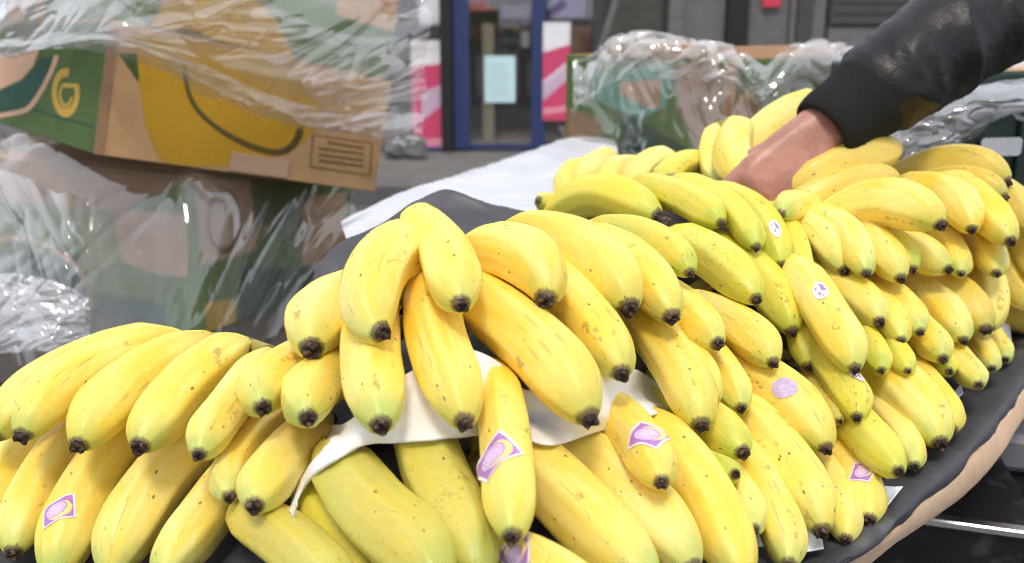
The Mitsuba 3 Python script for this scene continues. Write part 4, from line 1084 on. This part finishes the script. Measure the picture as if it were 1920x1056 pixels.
def hand_mesh():
    def P(px, py, z):
        return at(px, py, z)
    def S(p, r):
        return m3.Manifold.sphere(r, 20).translate(np.asarray(p, float).tolist())
    def bone(p, q, r0, r1):
        return m3.Manifold.batch_hull([S(p, r0), S(q, r1)])
    wr = P(1528, 252, 1.0)
    fore = P(1600, 200, 1.006)
    kn = P(1418, 372, 0.985)
    axis = kn - wr
    axis /= np.linalg.norm(axis)
    across = np.cross(axis, FWD)
    across /= np.linalg.norm(across)
    if across @ RGT < 0:
        across = -across
    nrm = np.cross(across, axis)
    if nrm @ FWD > 0:
        nrm = -nrm
    parts = [m3.Manifold.batch_hull([S(fore + across * .005, .0235), S(fore - across * .005, .0235), S(wr + across * .009, .0185), S(wr - across * .009, .0185)])]
    mid_ = wr + axis * 0.035
    parts.append(m3.Manifold.batch_hull([S(wr + across * .009, .0185), S(wr - across * .009, .0185), S(mid_ + across * .017, .016), S(mid_ - across * .017, .016)]))
    parts.append(m3.Manifold.batch_hull([S(wr + across * .010 - nrm * .004, .016), S(mid_ + across * .020 - nrm * .004, .0175), S(mid_ + across * .018 + axis * .022 - nrm * .004, .0135)]))
    knuck = []
    for i, o_ in enumerate((-0.026, -0.009, 0.009, 0.024)):
        knuck.append(wr + axis * (0.086 - 0.006 * abs(i - 1.2)) + across * o_)
    parts.append(m3.Manifold.batch_hull([S(mid_ + across * .017, .016), S(mid_ - across * .017, .016)] + [S(k_, .0115) for k_ in knuck]))
    down = axis * 0.55 - nrm * 0.8
    down /= np.linalg.norm(down)
    down2 = -nrm * 0.95 - axis * 0.25
    down2 /= np.linalg.norm(down2)
    for i, (k_, ln) in enumerate(zip(knuck, (0.042, 0.047, 0.044, 0.034))):
        a1 = k_ + (axis * 0.8 - nrm * 0.55) * ln
        a2 = a1 + down * ln * 0.62
        a3 = a2 + down2 * ln * 0.5
        parts += [bone(k_, a1, .0112, .0098), bone(a1, a2, .0098, .0088), bone(a2, a3, .0088, .0075)]
    th0 = mid_ - across * 0.016 - nrm * 0.008
    th1 = th0 - across * 0.014 + axis * 0.030 - nrm * 0.022
    th2 = th1 + axis * 0.024 - nrm * 0.022 + across * .004
    parts += [bone(th0, th1, .0145, .0115), bone(th1, th2, .0115, .0085)]
    for i in range(3):                         # tendons on the back of the hand
        parts.append(bone(mid_ + across * (-0.012 + 0.012 * i) + nrm * .0124, knuck[i] + nrm * .0070, .0036, .0052))
    parts.append(bone(wr + across * .012 + nrm * .011 - axis * .006, wr + across * .012 + nrm * .012, .010, .0095))
    m = m3.Manifold.batch_boolean(parts, m3.OpType.Add).refine_to_length(0.003)
    me = m.to_mesh()
    tmh = trimesh.Trimesh(me.vert_properties[:, :3], me.tri_verts)
    trimesh.smoothing.filter_taubin(tmh, 0.5, -0.52, 24)
    nv = tmh.vertex_normals
    tmh.vertices = tmh.vertices + nv * ((meshkit.fbm(tmh.vertices * 90, 3, 5) - 0.5) * 0.0012)[:, None]
    return tmh


put('hand', hand_mesh(), 'hand_skin', who, smooth=True, label='bare hand plunging between the bananas')

# ------------------------------------------------------------------ the shop across the street
scene['shop_grey'] = cardboard((0.075, 0.075, 0.076), (0.055, 0.055, 0.058), 51.0)
scene['shop_light'] = cardboard((0.16, 0.16, 0.163), (0.11, 0.11, 0.11), 52.0)
scene['shop_dark'] = principled((0.014, 0.015, 0.017), 0.5, 0.4)
scene['shop_olive'] = cardboard((0.075, 0.075, 0.06), (0.055, 0.055, 0.045), 53.0)
scene['door_blue'] = principled((0.022, 0.040, 0.130), 0.4, 0.5)
scene['pane'] = {'type': 'thindielectric', 'int_ior': 1.5}
scene['poster_pink'] = principled((0.60, 0.065, 0.16), 0.5, 0.4)
scene['poster_rose'] = principled((0.74, 0.30, 0.38), 0.5, 0.4)
scene['poster_lilac'] = principled((0.56, 0.42, 0.56), 0.5, 0.4)
scene['notice_paper'] = principled((0.52, 0.76, 0.80), 0.6, 0.4)
scene['pole_cream'] = principled((0.36, 0.34, 0.25), 0.6, 0.4)
scene['goods_violet'] = principled((0.22, 0.20, 0.40), 0.6, 0.4)
scene['goods_grey'] = principled((0.34, 0.31, 0.40), 0.6, 0.4)
scene['goods_brown'] = principled((0.16, 0.085, 0.045), 0.6, 0.4)
scene['goods_red'] = principled((0.60, 0.05, 0.09), 0.6, 0.4)
scene['room_dark'] = principled((0.16, 0.14, 0.13), 0.8, 0.3)


def px_box(x0, x1, y0, y1, yf, dep, y_off=0.0):
    """A box on the shop front: picture extents at the distance yf, depth dep behind its face."""
    xa, xb = at_y(x0, (y0 + y1) / 2, yf)[0], at_y(x1, (y0 + y1) / 2, yf)[0]
    za, zb = at_y(CX, y1, yf)[2], at_y(CX, y0, yf)[2]
    return xa, xb, yf, yf + dep, za, zb


def slab(name, ext, bsdf, parent=None, bevel=0.0, **k_):
    return put(name, wbox(*ext, bevel), bsdf, parent, smooth=False, **k_)


Y0 = SHOP_Y
shop = thing('shop', 'blue framed shop front across the street with glass door and dark interior', 'shop')
zt, zg = 3.4, 0.131
zd = 2.35
X = lambda px: float(at_y(px, 150, Y0)[0])
slab('wall', (X(250), X(660), Y0, Y0 + 0.3, zg, zt), 'shop_light', shop)
slab('wall', (X(1112), X(2100), Y0 + 0.12, Y0 + 0.4, zg, zt), 'shop_grey', shop)
slab('wall', (X(660), X(1112), Y0, Y0 + 0.3, zd + 0.1, zt), 'shop_grey', shop)
slab('stall_riser', (X(660), X(826), Y0 - 0.02, Y0 + 0.2, zg, float(at_y(CX, 292, Y0)[2])), 'door_blue', shop)
slab('stall_riser', (X(1024), X(1112), Y0 - 0.02, Y0 + 0.2, zg, float(at_y(CX, 285, Y0)[2])), 'door_blue', shop)
slab('window_frame', (X(660), X(668), Y0 - 0.03, Y0 + 0.1, zg, zd + 0.1), 'door_blue', shop)
slab('drain_column', (X(827), X(849), Y0 - 0.10, Y0 + 0.2, zg, zt), 'shop_dark', shop, 0.01, label='near black column beside the door')
slab('window', (X(669), X(826), Y0 + 0.06, Y0 + 0.064, float(at_y(CX, 290, Y0)[2]), zd + 0.09), 'pane', shop)
slab('window', (X(1025), X(1110), Y0 + 0.06, Y0 + 0.064, float(at_y(CX, 284, Y0)[2]), zd + 0.09), 'pane', shop)
slab('interior_wall', (X(640), X(1130), Y0 + 1.8, Y0 + 1.9, zg, zt), 'room_dark', shop)
slab('interior_wall', (X(640), X(660), Y0 + 0.31, Y0 + 1.79, zg, zt), 'room_dark', shop)
slab('interior_wall', (X(1112), X(1130), Y0 + 0.41, Y0 + 1.79, zg, zt), 'room_dark', shop)
slab('interior_ceiling', (X(661), X(1111), Y0 + 0.31, Y0 + 1.79, zd + 0.3, zd + 0.35), 'room_dark', shop)
slab('interior_floor', (X(661), X(1111), Y0 + 0.21, Y0 + 1.79, zg, zg + 0.02), 'room_dark', shop)
door = key_of('door', shop)
labels[door] = {'label': 'blue glazed door'}
zb = float(at_y(CX, 308, Y0)[2])
zr = float(at_y(CX, 264, Y0)[2])
slab('stile', (X(850), X(880), Y0 - 0.02, Y0 + 0.03, max(zb, zg + 0.02), zd + 0.09), 'door_blue', door, 0.006)
slab('stile', (X(996), X(1023), Y0 - 0.02, Y0 + 0.03, max(zb, zg + 0.02), zd + 0.09), 'door_blue', door, 0.006)
slab('rail', (X(880) + 0.002, X(996) - 0.002, Y0 - 0.016, Y0 + 0.026, zg + 0.02, zr), 'door_blue', door, 0.006)
slab('rail', (X(880) + 0.002, X(996) - 0.002, Y0 - 0.016, Y0 + 0.026, zd, zd + 0.09), 'door_blue', door, 0.006)
slab('glass', (X(880), X(996), Y0 + 0.003, Y0 + 0.008, zr + 0.002, zd - 0.002), 'pane', door)
slab('sill_strip', (X(880) + 0.004, X(996) - 0.004, Y0 - 0.022, Y0 - 0.0165, zr - 0.03, zr), 'shop_light', door)
pole = px_box(904, 926, 38, 266, Y0 + 0.6, 0.1)
k = slab('interior_post', (pole[0], pole[1], pole[2], pole[3], zg + 0.021, 1.30), 'pole_cream', None, 0.01)
labels[k] = {'label': 'cream post standing inside the shop behind the door glass', 'category': 'post'}
e = px_box(909, 966, 105, 192, Y0 - 0.002, 0.003)
nt = thing('door_notice', 'pale blue paper notice stuck on the glass of the blue door', 'notice')
slab('sheet', (e[0], e[1], Y0 - 0.003, Y0 + 0.0025, e[4], e[5]), 'notice_paper', nt)
for i in range(6):
    zz = e[4] + (e[5] - e[4]) * (0.15 + 0.13 * i)
    slab('text_line', (e[0] + 0.03, e[1] - 0.04 - 0.02 * (i % 3), Y0 - 0.0045, Y0 - 0.0032, zz, zz + 0.010), 'goods_grey', nt)


def poster(label, x0, x1, y0, y1, y, pieces):
    t = thing('window_poster', label, 'poster')
    a = px_box(x0, x1, y0, y1, y, 0.004)
    slab('sheet', (a[0], a[1], y, y + 0.004, a[4], a[5]), 'poster_pink', t)
    for pts, b in pieces:
        poly = Polygon([(a[0] + (a[1] - a[0]) * u, a[4] + (a[5] - a[4]) * (1 - v)) for u, v in pts])
        m = trimesh.creation.extrude_polygon(poly, 0.001, engine='earcut')
        vv = m.vertices
        put('print', trimesh.Trimesh(np.c_[vv[:, 0], y - 0.0005 - vv[:, 2], vv[:, 1]], m.faces, process=False), b, t, smooth=False)


poster('pink poster with a white top in the window left of the dark column', 772, 826, 76, 292, Y0 + 0.05,
       [([(0, 0), (1, 0), (1, 0.20), (0, 0.22)], 'paper_white'), ([(0.1, 0.06), (0.9, 0.06), (0.9, 0.09), (0.1, 0.09)], 'poster_lilac'), ([(0.35, 0.44), (1, 0.38), (1, 0.56), (0.3, 0.70)], 'poster_lilac'),
        ([(0, 0.87), (1, 0.84), (1, 0.93), (0, 0.95)], 'poster_rose')])
poster('pink poster with white diagonal stripes in the window right of the door', 1018, 1068, 42, 226, Y0 + 0.05 - 0.09,
       [([(0, 0), (1, 0), (1, 0.22), (0, 0.30)], 'paper_white'), ([(0, 0.62), (1, 0.40), (1, 0.56), (0, 0.80)], 'poster_lilac'), ([(0, 0.60), (1, 0.38), (1, 0.41), (0, 0.64)], 'paper_white'),
        ([(0, 0.88), (1, 0.84), (1, 0.90), (0, 0.94)], 'poster_rose')])
GOODS = [('pale blue banner above the pink poster at the dark column', (785, 826, -40, 48), 'paper_white', 0.10, 'banner'), ('dark blue board between banner and pink poster', (776, 826, 50, 74), 'shop_dark', 0.09, 'board'),
         ('violet goods hanging at the top of the window right of the door', (1030, 1100, -30, 36), 'goods_violet', 0.5, 'goods'), ('brown goods on a shelf right of the striped poster', (1068, 1112, 50, 100), 'goods_brown', 0.4, 'goods'),
         ('white patterned bag in the window beside the striped poster', (1072, 1104, 105, 170), 'paper_white', 0.3, 'bag'), ('grey boxes piled high behind the door glass', (935, 994, 10, 52), 'goods_grey', 0.9, 'boxes'),
         ('white carton on the dark shelf behind the door glass', (976, 993, 58, 90), 'paper_white', 0.9, 'carton'), ('dark red box at the top behind the door glass', (884, 920, -20, 22), 'goods_red', 1.0, 'box')]
for lab, (x0, x1, y0, y1), b, dy, cat in GOODS:
    k = slab('shop_' + cat, px_box(x0, x1, y0, y1, Y0 + dy, 0.12), b, None, 0.012)
    labels[k] = {'label': lab, 'category': cat}
# grey facade to the right
FAC = [('pilaster', (1140, 1236, -200, 330), 'shop_olive', 0.0), ('pilaster', (1250, 1278, -200, 330), 'shop_light', 0.03), ('pilaster', (1358, 1398, -200, 330), 'shop_dark', 0.0),
       ('pilaster', (1476, 1486, -200, 330), 'shop_light', 0.03), ('pilaster', (1488, 1516, -200, 330), 'shop_grey', 0.0), ('pilaster', (1517, 1540, -200, 330), 'shop_light', 0.02),
       ('shutter', (1545, 1980, -200, 50), 'shop_grey', -0.02), ('base_course', (1545, 1980, 52, 330), 'shop_light', -0.01)]
for nm, (x0, x1, y0, y1), b, dy in FAC:
    a = px_box(x0, x1, y0, y1, Y0 + dy, 0.119 - dy)
    slab(nm, (X(x0), X(x1), a[2], a[3], max(a[4], zg), min(a[5], zt)), b, shop, 0.004)
for i in range(12):
    z0_ = float(at_y(CX, 50, Y0)[2]) + 0.02 + 0.09 * i
    slab('slat', (X(1548), X(1978), Y0 - 0.034, Y0 - 0.0205, z0_, z0_ + 0.075), 'shop_grey', shop, 0.005)
slab('window_panel', (X(1280), X(1356), Y0 + 0.09, Y0 + 0.118, 0.5, zt), 'shop_light', shop)
slab('window_panel', (X(1400), X(1474), Y0 + 0.09, Y0 + 0.118, 0.5, zt), 'shop_light', shop)
slab('sill', (X(1280), X(1356), Y0 + 0.05, Y0 + 0.089, 0.9, 1.05), 'shop_olive', shop)
k = slab('wall_sign', px_box(1432, 1466, -60, 14, Y0 + 0.04, 0.03), 'goods_red', None, 0.005)
labels[k] = {'label': 'small red sign high on the grey facade', 'category': 'sign'}
p0, p1 = at_y(1168, -40, Y0 - 0.5), at_y(1128, 90, Y0 - 0.5)
d_ = (p1 - p0) / np.linalg.norm(p1 - p0)
k = put('leaning_pole', tube([p0 - d_ * 0.5, p1 + d_ * ((p1[2] - 0.135) / -d_[2] if d_[2] < 0 else 0)], 0.03, 12), 'shop_light', None, smooth=40)
labels[k] = {'label': 'grey pole leaning against the shop front', 'category': 'pole'}
for i, (x, y, w) in enumerate(((742, 352, 0.10), (778, 330, 0.12))):
    c = at_y(x, y, Y0 - 0.5)
    m = trimesh.creation.icosphere(3, 1.0)
    m.vertices *= [w, w * 0.8, w * 0.9]
    m.vertices *= 1 + 0.9 * (meshkit.fbm(m.vertices * 14 + i * 5, 3, i) - 0.5)[:, None]
    m.vertices += [c[0], Y0 - 0.5, 0.13 + w * 0.8]
    k = put('sack', m, 'shop_light', None, smooth=True)
    labels[k] = {'label': ['small pale sack on the pavement nearest the banana box corner', 'larger pale sack on the pavement below the pink poster'][i], 'category': 'sack'}
